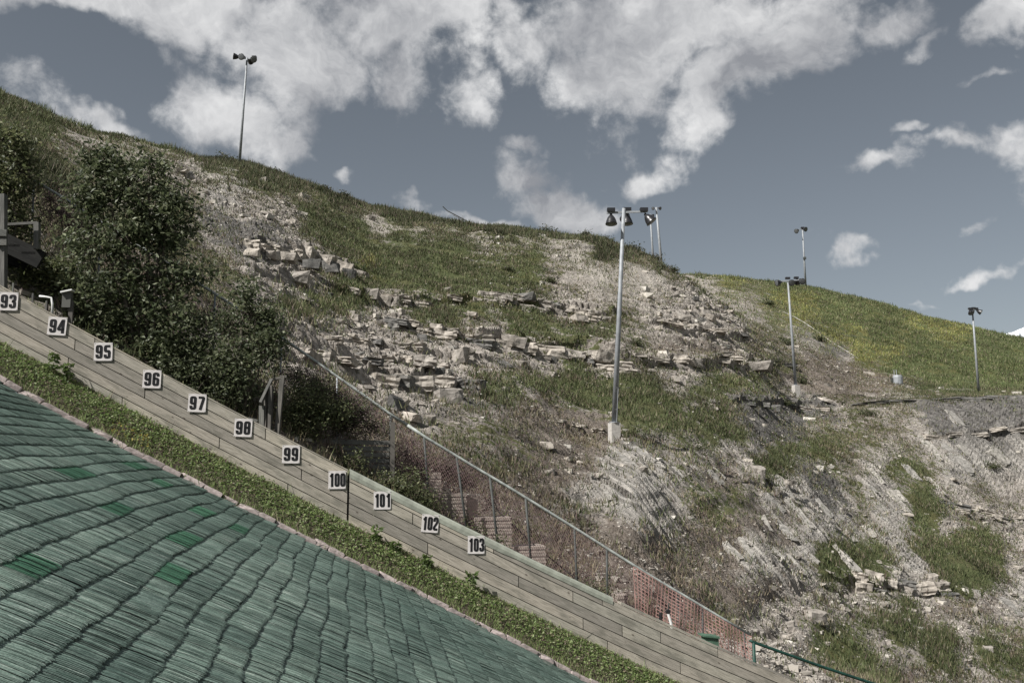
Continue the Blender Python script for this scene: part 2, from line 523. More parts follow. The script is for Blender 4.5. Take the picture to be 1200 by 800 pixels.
def terrain_mat():
    m, nt, b = mat('hillside_ground', 0.95, spec=0.12)
    z1 = nt.nodes.new('ShaderNodeAttribute'); z1.attribute_name = 'zone'
    z2 = nt.nodes.new('ShaderNodeAttribute'); z2.attribute_name = 'zonetwo'
    s1 = nt.nodes.new('ShaderNodeSeparateColor'); nt.links.new(z1.outputs['Color'], s1.inputs[0])
    s2 = nt.nodes.new('ShaderNodeSeparateColor'); nt.links.new(z2.outputs['Color'], s2.inputs[0])
    green, brown, dark = s1.outputs[0], s1.outputs[1], s1.outputs[2]
    cream, yellow, streak = s2.outputs[0], s2.outputs[1], s2.outputs[2]
    P = geo_pos(nt)
    fine = nz(nt, 2.6, 8, 0.68, P, 0.2)
    med = nz(nt, 0.55, 6, 0.62, P)
    tiny = nz(nt, 9.0, 4, 0.7, P)
    # bare rock: pale with strata and soil in the joints
    rock = ramp(nt, fine, [(0.31, (0.085, 0.074, 0.065)), (0.41, (0.215, 0.192, 0.170)), (0.53, (0.36, 0.326, 0.292)), (0.72, (0.52, 0.480, 0.437))])
    strata = nz(nt, 1.4, 6, 0.6, geo_pos(nt, (0.25, 0.25, 3.0), (0.1, 0.12, 0)))
    rock = mixc(nt, mrange(nt, strata, 0.52, 0.66, 0, 0.55), rock, (0.12, 0.11, 0.10))
    creamc = ramp(nt, fine, [(0.3, (0.26, 0.237, 0.207)), (0.7, (0.44, 0.408, 0.362))])
    col = mixc(nt, cream, rock, creamc)
    # slanted streaks
    bd = nt.nodes.new('ShaderNodeAttribute'); bd.attribute_name = 'bedding'
    bm_ = nt.nodes.new('ShaderNodeMapping'); bm_.inputs['Scale'].default_value = (0.22, 2.6, 1)
    nt.links.new(bd.outputs['Vector'], bm_.inputs[0])
    st = nz(nt, 1.3, 7, 0.62, bm_.outputs[0])
    stc = ramp(nt, st, [(0.35, (0.085, 0.080, 0.073)), (0.45, (0.235, 0.223, 0.204)), (0.60, (0.44, 0.42, 0.385))])
    col = mixc(nt, mth(nt, 'MULTIPLY', streak, 0.8), col, stc)
    shale = ramp(nt, fine, [(0.3, (0.055, 0.052, 0.049)), (0.5, (0.125, 0.118, 0.110)), (0.7, (0.25, 0.238, 0.222))])

    def patch(w, lo=0.35, hi=0.65, amp=1.0):
        # breaks a soft zone weight into crisp ragged patches
        t = mth(nt, 'ADD', w, mth(nt, 'MULTIPLY', mth(nt, 'SUBTRACT', fine, 0.5), 1.3 * amp))
        t = mth(nt, 'ADD', t, mth(nt, 'MULTIPLY', mth(nt, 'SUBTRACT', med, 0.5), 0.9 * amp))
        return mrange(nt, t, lo, hi)
    col = mixc(nt, patch(dark, 0.38, 0.6, 0.7), col, shale)
    brownc = ramp(nt, tiny, [(0.28, (0.085, 0.071, 0.058)), (0.5, (0.155, 0.132, 0.112)), (0.70, (0.27, 0.238, 0.208))])
    col = mixc(nt, patch(brown, 0.40, 0.6), col, brownc)
    g = ramp(nt, nz(nt, 5.5, 5, 0.7, P), [(0.28, (0.040, 0.049, 0.022)), (0.5, (0.085, 0.102, 0.044)), (0.72, (0.155, 0.160, 0.080))])
    g = mixc(nt, mrange(nt, med, 0.42, 0.62, 0, 0.55), g, (0.095, 0.085, 0.045))
    g = mixc(nt, mth(nt, 'MULTIPLY', yellow, mrange(nt, med, 0.40, 0.60)), g, (0.20, 0.17, 0.055))
    col = mixc(nt, patch(green, 0.42, 0.60, 1.35), col, g)
    nt.links.new(col, b.inputs['Base Color'])
    h = mth(nt, 'ADD', mth(nt, 'MULTIPLY', fine, 1.0), mth(nt, 'MULTIPLY', tiny, 0.35))
    h = mth(nt, 'ADD', h, mth(nt, 'MULTIPLY', mth(nt, 'MULTIPLY', st, streak), 1.2))
    bump(nt, b, h, 0.85, 0.35)
    return m


M['terrain'] = terrain_mat()

# ------------------------------------------------------------------ landing-hill frame
AZ = math.atan2(-188 * math.cos(PITCH), 1100)
U = np.array([math.sin(AZ), math.cos(AZ), 0])        # level, across the landing hill, away from the camera
S = np.array([math.cos(AZ), -math.sin(AZ), 0])       # horizontal, down the landing hill
Z = np.array([0, 0, 1.0])
D = 18.71                                            # plank wall plane


def onp(px, py, w):
    r = ray(px, py)
    return r * w / (r @ U)


def sz(px, py, w):
    q = onp(px, py, w)
    return q @ S, q[2]


def P3(s, w, z): return S * s + U * w + Z * z


def prof(pts, w, ext=(14, 0.56, 16, 0.40)):
    a = np.array([sz(x, y, w) for x, y in pts])
    l, sl, r, sr = ext
    a = np.vstack([[a[0, 0] - l, a[0, 1] + l * sl], a, [a[-1, 0] + r, a[-1, 1] - r * sr]])
    c = np.polyfit(a[1:-1, 0], a[1:-1, 1], 3 if len(pts) > 4 else 2)

    def f(s):
        s = np.asarray(s, float)
        v = np.polyval(c, np.clip(s, a[1, 0], a[-2, 0]))
        v = v + np.where(s < a[1, 0], (a[1, 0] - s) * sl, 0) - np.where(s > a[-2, 0], (s - a[-2, 0]) * sr, 0)
        return v
    return f


DROP = 0.0024


def mat_z(s, w):
    return mat_edge(s) - DROP * np.clip(WE - np.asarray(w, float), 0, 30) ** 2


wall_top = prof([(0, 335), (100, 389), (200, 441), (325, 508), (408, 552), (500, 597), (610, 650), (731, 707), (907, 787)], D)
wall_bot = prof([(0, 401), (200, 505), (300, 559), (408, 615), (500, 660), (600, 709), (787, 797)], D)
WE = D - 1.3                                          # far edge of the mats
mat_edge = prof([(0, 447), (81, 491), (169, 537), (300, 604), (433, 669), (567, 735), (680, 795)], WE, (14, 0.53, 16, 0.46))

# ------------------------------------------------------------------ the hillside
TAB = {
    -700: [(17, 300), (21, 60), (26, 40), (40, 10), (60, 0), (100, 60)],
    -250: [(17, 300), (21, 160), (26, 130), (40, 90), (55, 50), (64, 45), (100, 110)],
    0: [(17, 420), (21, 262), (25, 240), (40, 185), (60, 138), (75, 112), (84, 113), (120, 170)],
    130: [(17, 470), (21, 345), (26, 310), (45, 235), (70, 183), (90, 158), (100, 160), (140, 215)],
    283: [(17, 540), (21, 450), (26, 400), (45, 310), (75, 232), (100, 194), (110, 192), (125, 205), (160, 240)],
    450: [(17, 640), (21, 555), (25, 500), (35, 465), (50, 400), (70, 340), (90, 285), (108, 250), (116, 246), (130, 258), (160, 290)],
    560: [(17, 690), (22.6, 640), (27, 572), (35, 505), (48, 440), (65, 375), (85, 315), (104, 272), (112, 265), (130, 280), (160, 305)],
    690: [(17, 750), (22.6, 712), (27, 652), (36, 572), (50, 505), (63, 430), (78, 370), (95, 315), (108, 284), (114, 280), (130, 296), (170, 330)],
    745: [(17, 775), (21, 720), (26, 680), (36, 580), (50, 508), (64, 438), (80, 375), (96, 330), (110, 299), (117, 295), (130, 312), (170, 340)],
    800: [(17, 800), (21, 750), (28, 710), (38, 625), (52, 520), (66, 450), (82, 390), (98, 346), (110, 324), (118, 326), (135, 345), (160, 338), (190, 320), (205, 321), (250, 335)],
    860: [(17, 830), (21, 785), (30, 738), (42, 632), (56, 545), (72, 465), (88, 405), (103, 370), (110, 366), (125, 372), (150, 355), (185, 328), (205, 325), (250, 340)],
    933: [(17, 860), (21, 815), (32, 765), (46, 662), (62, 560), (80, 500), (95, 470), (100, 461), (108, 428), (116, 410), (130, 402), (165, 362), (195, 335), (205, 333), (260, 350)],
    1010: [(17, 900), (22, 860), (36, 785), (50, 690), (66, 600), (82, 520), (92, 480), (100, 467), (112, 452), (125, 440), (150, 400), (180, 366), (202, 350), (215, 351), (280, 370)],
    1100: [(17, 960), (22, 910), (38, 805), (52, 720), (68, 630), (84, 540), (93, 478), (97, 467), (120, 460), (135, 445), (160, 410), (190, 384), (206, 375), (218, 376), (280, 395)],
    1200: [(17, 1000), (22, 950), (40, 830), (54, 745), (70, 660), (84, 590), (92, 480), (95, 464), (125, 459), (139, 452), (170, 425), (195, 404), (210, 397), (225, 400), (280, 420)],
    1450: [(17, 1050), (22, 1000), (40, 860), (60, 740), (84, 610), (93, 480), (96, 470), (139, 460), (180, 440), (210, 428), (280, 445)],
    1900: [(17, 1100), (22, 1040), (60, 780), (90, 640), (140, 560), (280, 500)],
}
keys = sorted(TAB)
pxs = np.concatenate([np.arange(-700, -40, 20), np.arange(-40, 1240, 1.4), np.arange(1240, 1901, 20)]).astype(float)
nc = len(pxs)
wstart = np.array([(D + 0.30) / (ray(p, np.interp(p, [-700, 0, 907, 1900], [0, 370, 810, 1300])) @ U) for p in pxs])
NR1, NR2 = 640, 130
r = np.linspace(0, 1, NR1)
d_a = wstart[:, None] * (128.0 / wstart[:, None]) ** r[None, :]
d_b = 128.0 * (330.0 / 128.0) ** np.linspace(0, 1, NR2 + 1)[1:]
DD = np.hstack([d_a, np.repeat(d_b[None, :], nc, 0)])          # (nc, nr)
nr = DD.shape[1]
VV = {}
for k in keys:
    t = np.array(TAB[k], float)
    VV[k] = (t[:, 0], (400 - t[:, 1]) / F * t[:, 0])
BV = np.zeros((nc, nr))
for i, p in enumerate(pxs):
    j = min(max(np.searchsorted(keys, p) - 1, 0), len(keys) - 2)
    k0, k1 = keys[j], keys[j + 1]
    f = (p - k0) / (k1 - k0); f = min(max(f, 0), 1); f = f * 0.6 + 0.4 * f * f * (3 - 2 * f)
    BV[i] = (1 - f) * np.interp(DD[i], *VV[k0]) + f * np.interp(DD[i], *VV[k1])


def blur(a, n, axis):
    k = np.hanning(n + 2)[1:-1]; k /= k.sum()
    pad = [(0, 0), (0, 0)]; pad[axis] = (n // 2, n // 2)
    b = np.pad(a, pad, mode='edge')
    return np.apply_along_axis(lambda v: np.convolve(v, k, 'valid'), axis, b)


BV = blur(BV, 13, 1)
BV = blur(BV, 31, 0)
PX = np.repeat(pxs[:, None], nr, 1)
PY = 400 - BV / DD * F
POS = FW * DD[..., None] + RI * ((PX - 600) / F * DD)[..., None] + UP * BV[..., None]
X = POS[..., 0]
dl = np.sqrt(np.diff(POS[..., 1], axis=1) ** 2 + np.diff(POS[..., 2], axis=1) ** 2)
Y = np.concatenate([np.zeros((nc, 1)), np.cumsum(dl, 1)], 1) + wstart[:, None]

# zones: per picture row, runs of ground kinds (read off the hillside, then fixed to the ground)
ZR = {
    110: "1200G", 130: "150G,1200G", 150: "30D,70G,130C,1200G", 170: "40D,100g,150C,200C,250G,1200D",
    190: "60D,150g,210C,245R,330D,1200D", 210: "80D,200g,250R,290S,390D,1200D", 230: "200g,240g,290S,345R,385C,480D,1200D",
    250: "235g,275K,350R,390G,455C,520D,1200D", 270: "230g,330K,350R,430G,470C,570C,700D,1200G",
    290: "270g,350K,375R,430G,560G,600R,690C,800D,1200G", 310: "285g,345L,420L,450Y,635G,660g,775C,790D,815R,860Y,1200G",
    330: "285g,400L,430G,640G,690g,780C,805g,845R,870Y,905g,1200G", 350: "290g,325R,440G,500L,560g,590L,700L,735g,800R,870R,895g,960Y,1050G,1120Y,1200G",
    370: "310g,475R,640G,710L,760g,800R,840L,895R,925g,960Y,1060G,1150Y,1200G", 390: "310g,600R,720G,760g,800R,880L,925g,965K,1010Y,1090G,1140Y,1200G",
    410: "310g,510R,600L,615g,730L,770g,880B,930g,960g,1000K,1070Y,1200G", 430: "330g,530R,660L,690G,730L,900L,935g,1000B,1040g,1200G",
    450: "410g,535R,560K,720G,780G,805R,900G,935g,1050B,1080g,1200G", 470: "410g,460R,540R,600K,640B,660g,800G,850R,865g,940K,970K,1015g,1100K,1200K",
    490: "460B,505R,600g,720B,800G,860G,930K,990K,1085g,1110K,1150K,1200K", 510: "480B,510R,640g,720B,780K,830g,880G,900K,950K,990g,1070g,1200S",
    530: "480B,520g,640g,710B,880S,895K,985G,1030g,1060R,1085g,1110R,1200S", 550: "600g,700B,790S,840g,875B,895S,925G,965K,1010g,1035S,1075G,1100g,1120S,1200S",
    570: "670B,790S,890g,905g,950S,985K,1015g,1045S,1080g,1100g,1130R,1160g,1200R", 590: "640B,720R,800S,890g,900g,960S,990K,1000S,1030g,1058S,1115G,1150R,1200g",
    610: "730g,815S,860g,905B,915R,945g,1005S,1025g,1065S,1100G,1125R,1150g,1200R", 630: "760B,800g,860B,900S,935B,1070S,1095G,1120R,1175G,1200R",
    650: "770B,800g,830B,850S,870B,960S,1040G,1085S,1170G,1200g", 670: "800B,830g,860B,930S,965S,1042G,1090S,1180G,1200R",
    690: "820B,850g,900B,925B,1055L,1100L,1155G,1200S", 710: "830B,880g,910R,940R,975g,1050R,1075G,1100R,1180B,1200S",
    730: "860g,880B,950R,1000g,1070G,1110B,1200R", 750: "960R,1000G,1020B,1050R,1120G,1150R,1175G,1200g",
    770: "975R,1030G,1090R,1130G,1160R,1200G", 790: "975R,1010B,1060G,1090B,1130R,1180R,1200g", 830: "1000R,1200B"}
CODES = 'GgDRLCKSBY'
gy = np.array(sorted(ZR)); gx = np.arange(-5, 1210, 5.0)
grid = np.zeros((len(CODES), len(gy), len(gx)), np.float32)
for j, yv in enumerate(gy):
    x0 = -1e9
    for tok in ZR[yv].split(','):
        x1 = int(tok[:-1]); c = CODES.index(tok[-1])
        mk = (gx >= x0) & (gx < x1 if x1 < 1200 else gx < 1e9); grid[c, j, mk] = 1; x0 = x1
wx = PX + 15 * fbm(X * 0.35, Y * 0.22, 51, 3) * 2 + 24 * fbm(X * 1.3, Y * 0.9, 53, 4)
wy = PY + 10 * fbm(X * 0.35, Y * 0.22, 61, 3) * 2 + 15 * fbm(X * 1.3, Y * 0.9, 63, 4)
fi = np.clip(np.interp(wy, gy, np.arange(len(gy))), 0, len(gy) - 1.001)
fj = np.clip((wx - gx[0]) / 5.0, 0, len(gx) - 1.001)
i0 = fi.astype(int); j0 = fj.astype(int); ti = fi - i0; tj = fj - j0
Wt = {}
kk = np.array([1, 2, 3, 2, 1.]) / 9
for c, ch in enumerate(CODES):
    g = np.apply_along_axis(lambda v: np.convolve(np.pad(v, 2, mode='edge'), kk, 'valid'), 1, grid[c])
    gp_ = np.pad(g, ((1, 1), (0, 0)), mode='edge'); g = 0.2 * gp_[:-2] + 0.6 * gp_[1:-1] + 0.2 * gp_[2:]
    Wt[ch] = (g[i0, j0] * (1 - ti) * (1 - tj) + g[i0 + 1, j0] * ti * (1 - tj) + g[i0, j0 + 1] * (1 - ti) * tj + g[i0 + 1, j0 + 1] * ti * tj)
# everything on the far side of the skyline is grass
# relief ------------------------------------------------------------------
rocky = Wt['R'] + Wt['L']
disp = 0.35 * fbm(X * 0.30, Y * 0.25, 1, 4) * 2
_, cv, ce = cell(X * 0.48 + 0.6 * fbm(X * 0.35, Y * 0.35, 3, 1), Y * 1.1 + 0.8 * fbm(X * 0.35, Y * 0.35, 4, 1), 21)
_, cv2, ce2 = cell(X * 1.5, Y * 2.4, 31)
blocks = (cv - 0.5) * 0.62 - 0.22 * np.exp(-ce * 14)
blocks2 = (cv2 - 0.5) * 0.24 - 0.07 * np.exp(-ce2 * 12)
disp += Wt['R'] * (0.42 * blocks + 0.9 * blocks2 + 0.14 * fbm(X * 1.2, Y * 1.2, 7, 2))
disp += Wt['L'] * (0.72 * blocks + 0.7 * blocks2)
zq = (POS[..., 2] + 1.3 * fbm(X * 0.12, Y * 0.12, 41, 3) * 2 + 0.10 * X) / 1.5
fr = zq - np.floor(zq)
terr = (np.floor(zq) + sstep(0.62, 0.98, fr) - zq) * 1.5
disp += terr * (0.45 * Wt['L'] + 0.25 * Wt['R'] + 0.22 * Wt['g'] + 0.15 * Wt['B'] + 0.12 * Wt['K'])
# slanted ribs of bedding
ca, sa = math.cos(math.radians(-62)), math.sin(math.radians(-62))
A1 = X * ca + Y * sa; A2 = -X * sa + Y * ca
rib = fbm(A1 * 0.16, A2 * 1.3, 81, 5, 0.62)
_, bv, be = cell(A1 * 0.22 + 0.3 * fbm(X, Y, 88, 2), A2 * 1.1, 87)
rib2 = np.abs(vnoise(A1 * 0.14, A2 * 0.55, 83)) * 2
disp += Wt['S'] * (0.75 * rib + 0.45 * (0.5 - rib2) + 0.42 * (bv - 0.5)) + Wt['B'] * (0.25 * rib + 0.2 * (bv - 0.5)) + Wt['K'] * (0.35 * rib + 0.22 * (bv - 0.5) + 0.8 * blocks2)
disp += Wt['C'] * 0.30 * fbm(X * 1.2, Y * 0.15, 91, 3)
disp += (Wt['g'] + Wt['B']) * 0.16 * fbm(X * 1.5, Y * 1.5, 95, 3) * 2
disp += (Wt['g'] + Wt['B']) * 0.45 * blocks2 * sstep(0.0, 0.2, fbm(X * 0.5, Y * 0.5, 97, 2))
near = sstep(0, 2.5, Y - wstart[:, None] - 0.3)
zt2 = (POS[..., 2] + 0.9 * fbm(X * 0.15, Y * 0.12, 43, 3) * 2 + 0.13 * X) / 0.55
f2 = zt2 - np.floor(zt2)
disp += (np.floor(zt2) + sstep(0.55, 0.95, f2) - zt2) * 0.55 * (0.55 * Wt['L'] + 0.5 * Wt['R'] + 0.25 * Wt['S'])
disp *= near
disp = disp * np.where(DD > 125, 0.6, 1.0)
# ledges with a real step: height (m), polyline in the picture they were measured on
LEDGES = [(0.7, [(292, 290), (350, 303), (424, 324)], 14), (0.6, [(330, 322), (380, 338), (450, 350), (500, 356)], 9),
          (0.6, [(470, 352), (560, 352), (640, 362), (700, 370), (740, 372)], 9), (0.6, [(460, 378), (540, 392), (600, 400), (690, 408), (730, 424)], 16),
          (0.7, [(720, 420), (800, 424), (905, 428)], 10), (0.6, [(500, 440), (545, 450), (560, 470)], 14),
          (0.45, [(430, 440), (480, 448), (505, 440)], 14), (0.5, [(860, 470), (905, 474), (990, 472)], 7),
          (0.5, [(1080, 505), (1140, 510), (1200, 500)], 10), (0.5, [(760, 378), (800, 384), (880, 398)], 9),
          (0.3, [(965, 670), (1020, 682), (1070, 690), (1100, 684)], 13), (0.4, [(560, 278), (620, 288), (700, 292)], 8)]
for h, pl, fall in LEDGES:
    xs = [q[0] for q in pl]; ys = [q[1] for q in pl]
    ly = np.interp(PX, xs, ys) + 6 * fbm(X * 0.4, Y * 0.0 + h * 7, 101, 2) * 2
    side = sstep(xs[0] - 12, xs[0] + 6, PX) * (1 - sstep(xs[-1] - 6, xs[-1] + 12, PX))
    tt = ly - PY
    disp += h * side * sstep(-0.8, 0.8, tt) * np.exp(-np.clip(tt, 0, None) / fall) * (0.7 + 0.6 * cv)
ND = np.array([0, -0.5, 0.86])
POS = POS + ND * disp[..., None]

green = Wt['G'] + Wt['D'] + Wt['Y'] + 0.52 * Wt['g'] + 0.12 * Wt['B'] + 0.10 * Wt['R'] + 0.22 * Wt['L'] + 0.1 * Wt['C'] + 0.1 * Wt['S'] + 0.1 * Wt['K']
brown = 0.85 * Wt['B'] + 0.55 * Wt['g'] + 0.20 * Wt['R'] + 0.25 * Wt['L'] + 0.2 * Wt['K'] + 0.22 * Wt['S'] + 0.3 * Wt['C']
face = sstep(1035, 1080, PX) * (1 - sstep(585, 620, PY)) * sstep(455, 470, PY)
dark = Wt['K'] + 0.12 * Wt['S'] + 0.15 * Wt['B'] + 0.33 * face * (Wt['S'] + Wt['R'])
green = green + 0.25 * fbm(X * 0.4, Y * 0.4, 111, 3)
zone = np.stack([green, brown, dark, np.ones_like(green)], -1)
zone2 = np.stack([Wt['C'] + 0.25 * Wt['R'], Wt['Y'] + 0.25 * Wt['G'] * sstep(0.0, 0.2, fbm(X * .1, Y * .1, 7, 2)), np.clip(Wt['S'] + 0.4 * Wt['K'], 0, 1), np.ones_like(green)], -1)
idx = np.arange(nc * nr).reshape(nc, nr)
quads = np.stack([idx[:-1, :-1], idx[1:, :-1], idx[1:, 1:], idx[:-1, 1:]], -1).reshape(-1, 4)
me = mesh_np('hillside', POS.reshape(-1, 3), quads, 4, extra={'zone': zone.reshape(-1, 4), 'zonetwo': zone2.reshape(-1, 4), 'bedding': np.stack([A1, A2, POS[..., 2] * 0, A1 * 0 + 1], -1).reshape(-1, 4)}, smooth=False)
hill = tag(link('hillside', me, mat=M['terrain']), kind='structure')

# projected rows of the displaced surface, for finding the visible surface under a pixel
dep = POS @ FW
PYd = 400 - (POS @ UP) / dep * F
PXd = 600 + POS[..., 0] / dep * F
VIS = PYd <= np.minimum.accumulate(PYd, axis=1) + 1.5


def surf(px, py):
    i = int(np.argmin(np.abs(pxs - px)))
    col = PYd[i]
    k = np.nonzero(col <= py)[0]
    k = k[0] if len(k) else int(np.argmin(col))
    return POS[i, k].copy()


def ridge(px, dmax=125):
    i = int(np.argmin(np.abs(pxs - px)))
    k = int(np.argmin(np.where(DD[i] < dmax, PYd[i], 1e9)))
    return POS[i, k].copy()


def ground_at(px, w):
    i = int(np.argmin(np.abs(pxs - px)))
    k = int(np.argmin(np.abs(POS[i] @ U - w)))
    return POS[i, k].copy()


# base ground sheet out to the horizon, below everything
m_g, nt, b_ = mat('meadow_ground', 0.95)
nt.links.new(ramp(nt, nz(nt, 0.05, 6, 0.6, geo_pos(nt)), [(0.3, (0.05, 0.06, 0.03)), (0.7, (0.13, 0.12, 0.08))]), b_.inputs['Base Color'])
R_ = 14000
gm = mesh_np('ground', [(-R_, -R_, -30), (R_, -R_, -30), (R_, R_, -30), (-R_, R_, -30)], [(0, 1, 2, 3)], 4)
tag(link('ground', gm, mat=m_g), kind='structure')

# ------------------------------------------------------------------ scatter of blades and leaves
def blades(name, base, h, wdt, cols, lean, mat_, kind='stuff', parent=None, normal_jit=1.0, segs=1):
    """base (n,3); each blade one triangle leaning"""
    n = len(base)
    a = rng.uniform(0, 2 * np.pi, n)
    side = np.stack([np.cos(a), np.sin(a), np.zeros(n)], -1) * (wdt[:, None] / 2)
    b2 = rng.uniform(0, 2 * np.pi, n)
    tip = base + np.stack([np.cos(b2) * lean * h, np.sin(b2) * lean * h, h], -1)
    V = np.stack([base - side, base + side, tip], 1).reshape(-1, 3)
    Fc = np.arange(3 * n).reshape(-1, 3)
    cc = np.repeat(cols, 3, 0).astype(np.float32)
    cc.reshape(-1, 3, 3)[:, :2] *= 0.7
    me = mesh_np(name, V, Fc, 3, cols=cc)
    return tag(link(name, me, mat=mat_, parent=parent), kind=kind)


GREENS = np.array([(0.086, 0.108, 0.042), (0.118, 0.136, 0.058), (0.062, 0.082, 0.034), (0.17, 0.173, 0.09), (0.10, 0.115, 0.058)])
DRY = np.array([(0.22, 0.185, 0.12), (0.165, 0.13, 0.10), (0.145, 0.105, 0.095), (0.28, 0.245, 0.17), (0.13, 0.12, 0.072)])
YEL = np.array([(0.24, 0.23, 0.08), (0.19, 0.19, 0.07), (0.29, 0.27, 0.11)])
SCR = np.array([(0.05, 0.064, 0.030), (0.068, 0.080, 0.038), (0.09, 0.095, 0.055), (0.13, 0.112, 0.08)])


def scatter_grass():
    inframe = (PXd > -60) & (PXd < 1260) & (PYd < 860) & VIS & (DD < 235) & (POS @ U > D + 0.9)
    ii = np.nonzero(inframe.ravel())[0]
    gN = (fbm(X * 0.6, Y * 0.6, 120, 3)).ravel()
    gM = fbm(X * 0.22, Y * 0.22, 140, 4).ravel()
    dens = np.clip(1.0 * Wt['G'] + 1.2 * Wt['D'] + 1.0 * Wt['Y'] + 0.42 * Wt['g'] + 0.22 * Wt['B'] + 0.05 * Wt['L'] + 0.05 * Wt['R'] + 0.05 * Wt['S'] + 0.06 * Wt['K'] + .03 * Wt['C'], 0, 1.3).ravel()
    pr = dens[ii] * np.clip(0.75 + 3.6 * gN[ii], 0.03, 2)
    # larger share for the far rows, which are sparse in the mesh
    pr = pr * np.clip(DD.ravel()[ii] / 60, 0.5, 2.2)
    pr /= pr.sum()
    NT = 165000
    sel = rng.choice(ii, NT, p=pr)
    Pf = POS.reshape(-1, 3)[sel]; dd = DD.ravel()[sel]
    cls = np.stack([Wt[c].ravel()[sel] for c in CODES], -1).argmax(-1)
    B = []; H = []; Wd = []; C = []
    lush = rng.random(NT)
    for k in range(4):
        off = rng.normal(0, 1, (NT, 3)) * (0.12 + dd[:, None] * 0.0022); off[:, 2] = -0.03
        B.append(Pf + off)
        hh = rng.uniform(0.10, 0.34, NT)
        hh = np.where(cls == CODES.index('D'), hh * 1.9, hh)
        hh = np.where((cls == CODES.index('B')) | (cls == CODES.index('g')), hh * 0.72, hh)
        hh = np.where(dd > 125, hh * 1.5, hh)
        H.append(hh); Wd.append(0.010 + dd * 0.00062 + rng.uniform(0, 0.02, NT))
        pick = rng.random(NT)
        c = GREENS[rng.integers(0, 5, NT)]
        dry = DRY[rng.integers(0, 5, NT)]
        pd = np.select([cls == CODES.index('B'), cls == CODES.index('g'), cls == CODES.index('G')], [0.72, 0.42, 0.10], 0.3)
        pd = np.clip(pd + 0.9 * gN[sel], 0, 1)
        c = np.where((pick < pd)[:, None], dry, c)
        ye = YEL[rng.integers(0, 3, NT)]
        yb = (cls == CODES.index('Y')) & (rng.random(NT) < 0.30 + 2 * gN[sel])
        c = np.where(yb[:, None], ye, c)
        sc_ = SCR[rng.integers(0, 4, NT)]
        c = np.where(((cls == CODES.index('D')) & (rng.random(NT) < 0.7))[:, None], sc_, c)
        c = c * (0.75 + 0.45 * lush[:, None] + 1.1 * np.clip(gM[sel], -0.3, 0.35)[:, None])
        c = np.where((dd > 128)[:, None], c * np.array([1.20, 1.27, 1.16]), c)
        C.append(c)
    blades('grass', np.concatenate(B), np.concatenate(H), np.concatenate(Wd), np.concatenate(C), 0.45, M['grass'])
    # weeds on the skylines
    B = []; H = []; C = []; Wd = []
    for i in range(0, nc):
        p = pxs[i]
        if p < -40 or p > 1240: continue
        for lim, lo in ((125, 0), (235, 128)):
            if lo and p < 815: continue
            if not lo and p > 870: continue
            colm = np.where((DD[i] < lim) & (DD[i] > lo), PYd[i], 1e9)
            k = int(np.argmin(colm)); base = POS[i, k]; d0 = DD[i, k]
            n = 14
            t = rng.integers(-9, 6, n) + k
            q = POS[i, np.clip(t, 0, nr - 1)] + rng.normal(0, 0.12, (n, 3)) * [1, 1, 0]
            clump = 0.5 + 1.7 * max(0, float(vnoise(np.array([p * 0.06]), np.array([3.0]), 9)[0]) + 0.25) + 1.0 * max(0, float(vnoise(np.array([p * 0.4]), np.array([1.0]), 19)[0]))
            B.append(q); H.append(rng.uniform(0.15, 0.62, n) * clump * (1.25 if lo else 1)); Wd.append(np.full(n, 0.05 + d0 * 0.0007))
            cc = (GREENS if lo or p < 200 else np.vstack([SCR, GREENS, DRY[:2]]))
            C.append(cc[rng.integers(0, len(cc), n)] * rng.uniform(0.7, 1.2, (n, 1)))
    blades('skyline_grass', np.concatenate(B), np.concatenate(H), np.concatenate(Wd), np.concatenate(C), 0.35, M['grass'])


scatter_grass()


from mathutils import noise as _mn
def noise3(v): return _mn.noise(v)


def rock_variants(n, flat=(0.55, 0.8), pts=12, seed=1, rough=True):
    rs = np.random.default_rng(seed); out = []
    for k in range(n):
        bm = bmesh.new()
        q = np.array([(a, b, c) for a in (-1, 1) for b in (-1, 1) for c in (-1, 1)], float) * rs.uniform(0.38, 1.0, (8, 3))
        q2 = rs.uniform(-1, 1, (pts - 8, 3)); q2 = np.sign(q2) * np.abs(q2) ** 0.3 * 0.88
        q = np.vstack([q, q2]) if pts > 8 else q
        q *= 0.5 * np.array([1, rs.uniform(0.6, 0.95), rs.uniform(*flat)])
        for p in q: bm.verts.new(p)
        res = bmesh.ops.convex_hull(bm, input=bm.verts)
        for v in [v for v in bm.verts if not v.link_faces]: bm.verts.remove(v)
        if rough:
            bmesh.ops.triangulate(bm, faces=bm.faces)
            bmesh.ops.subdivide_edges(bm, edges=bm.edges, cuts=3, use_grid_fill=True)
            for v in bm.verts:
                c = v.co * 3.1 + Vector((k * 7.0, 3.0, 1.0))
                v.co += v.co.normalized() * (noise3(c) * 0.055 + abs(noise3(c * 2.7)) * -0.045)
        me = bpy.data.meshes.new('rock'); bm.to_mesh(me); bm.free()
        me.polygons.foreach_set('use_smooth', np.zeros(len(me.polygons), bool))
        me.materials.append(M['rock'])
        out.append(me)
    return out


ROCKS = rock_variants(10)
SLABS = rock_variants(6, (0.28, 0.45), 11, 5)


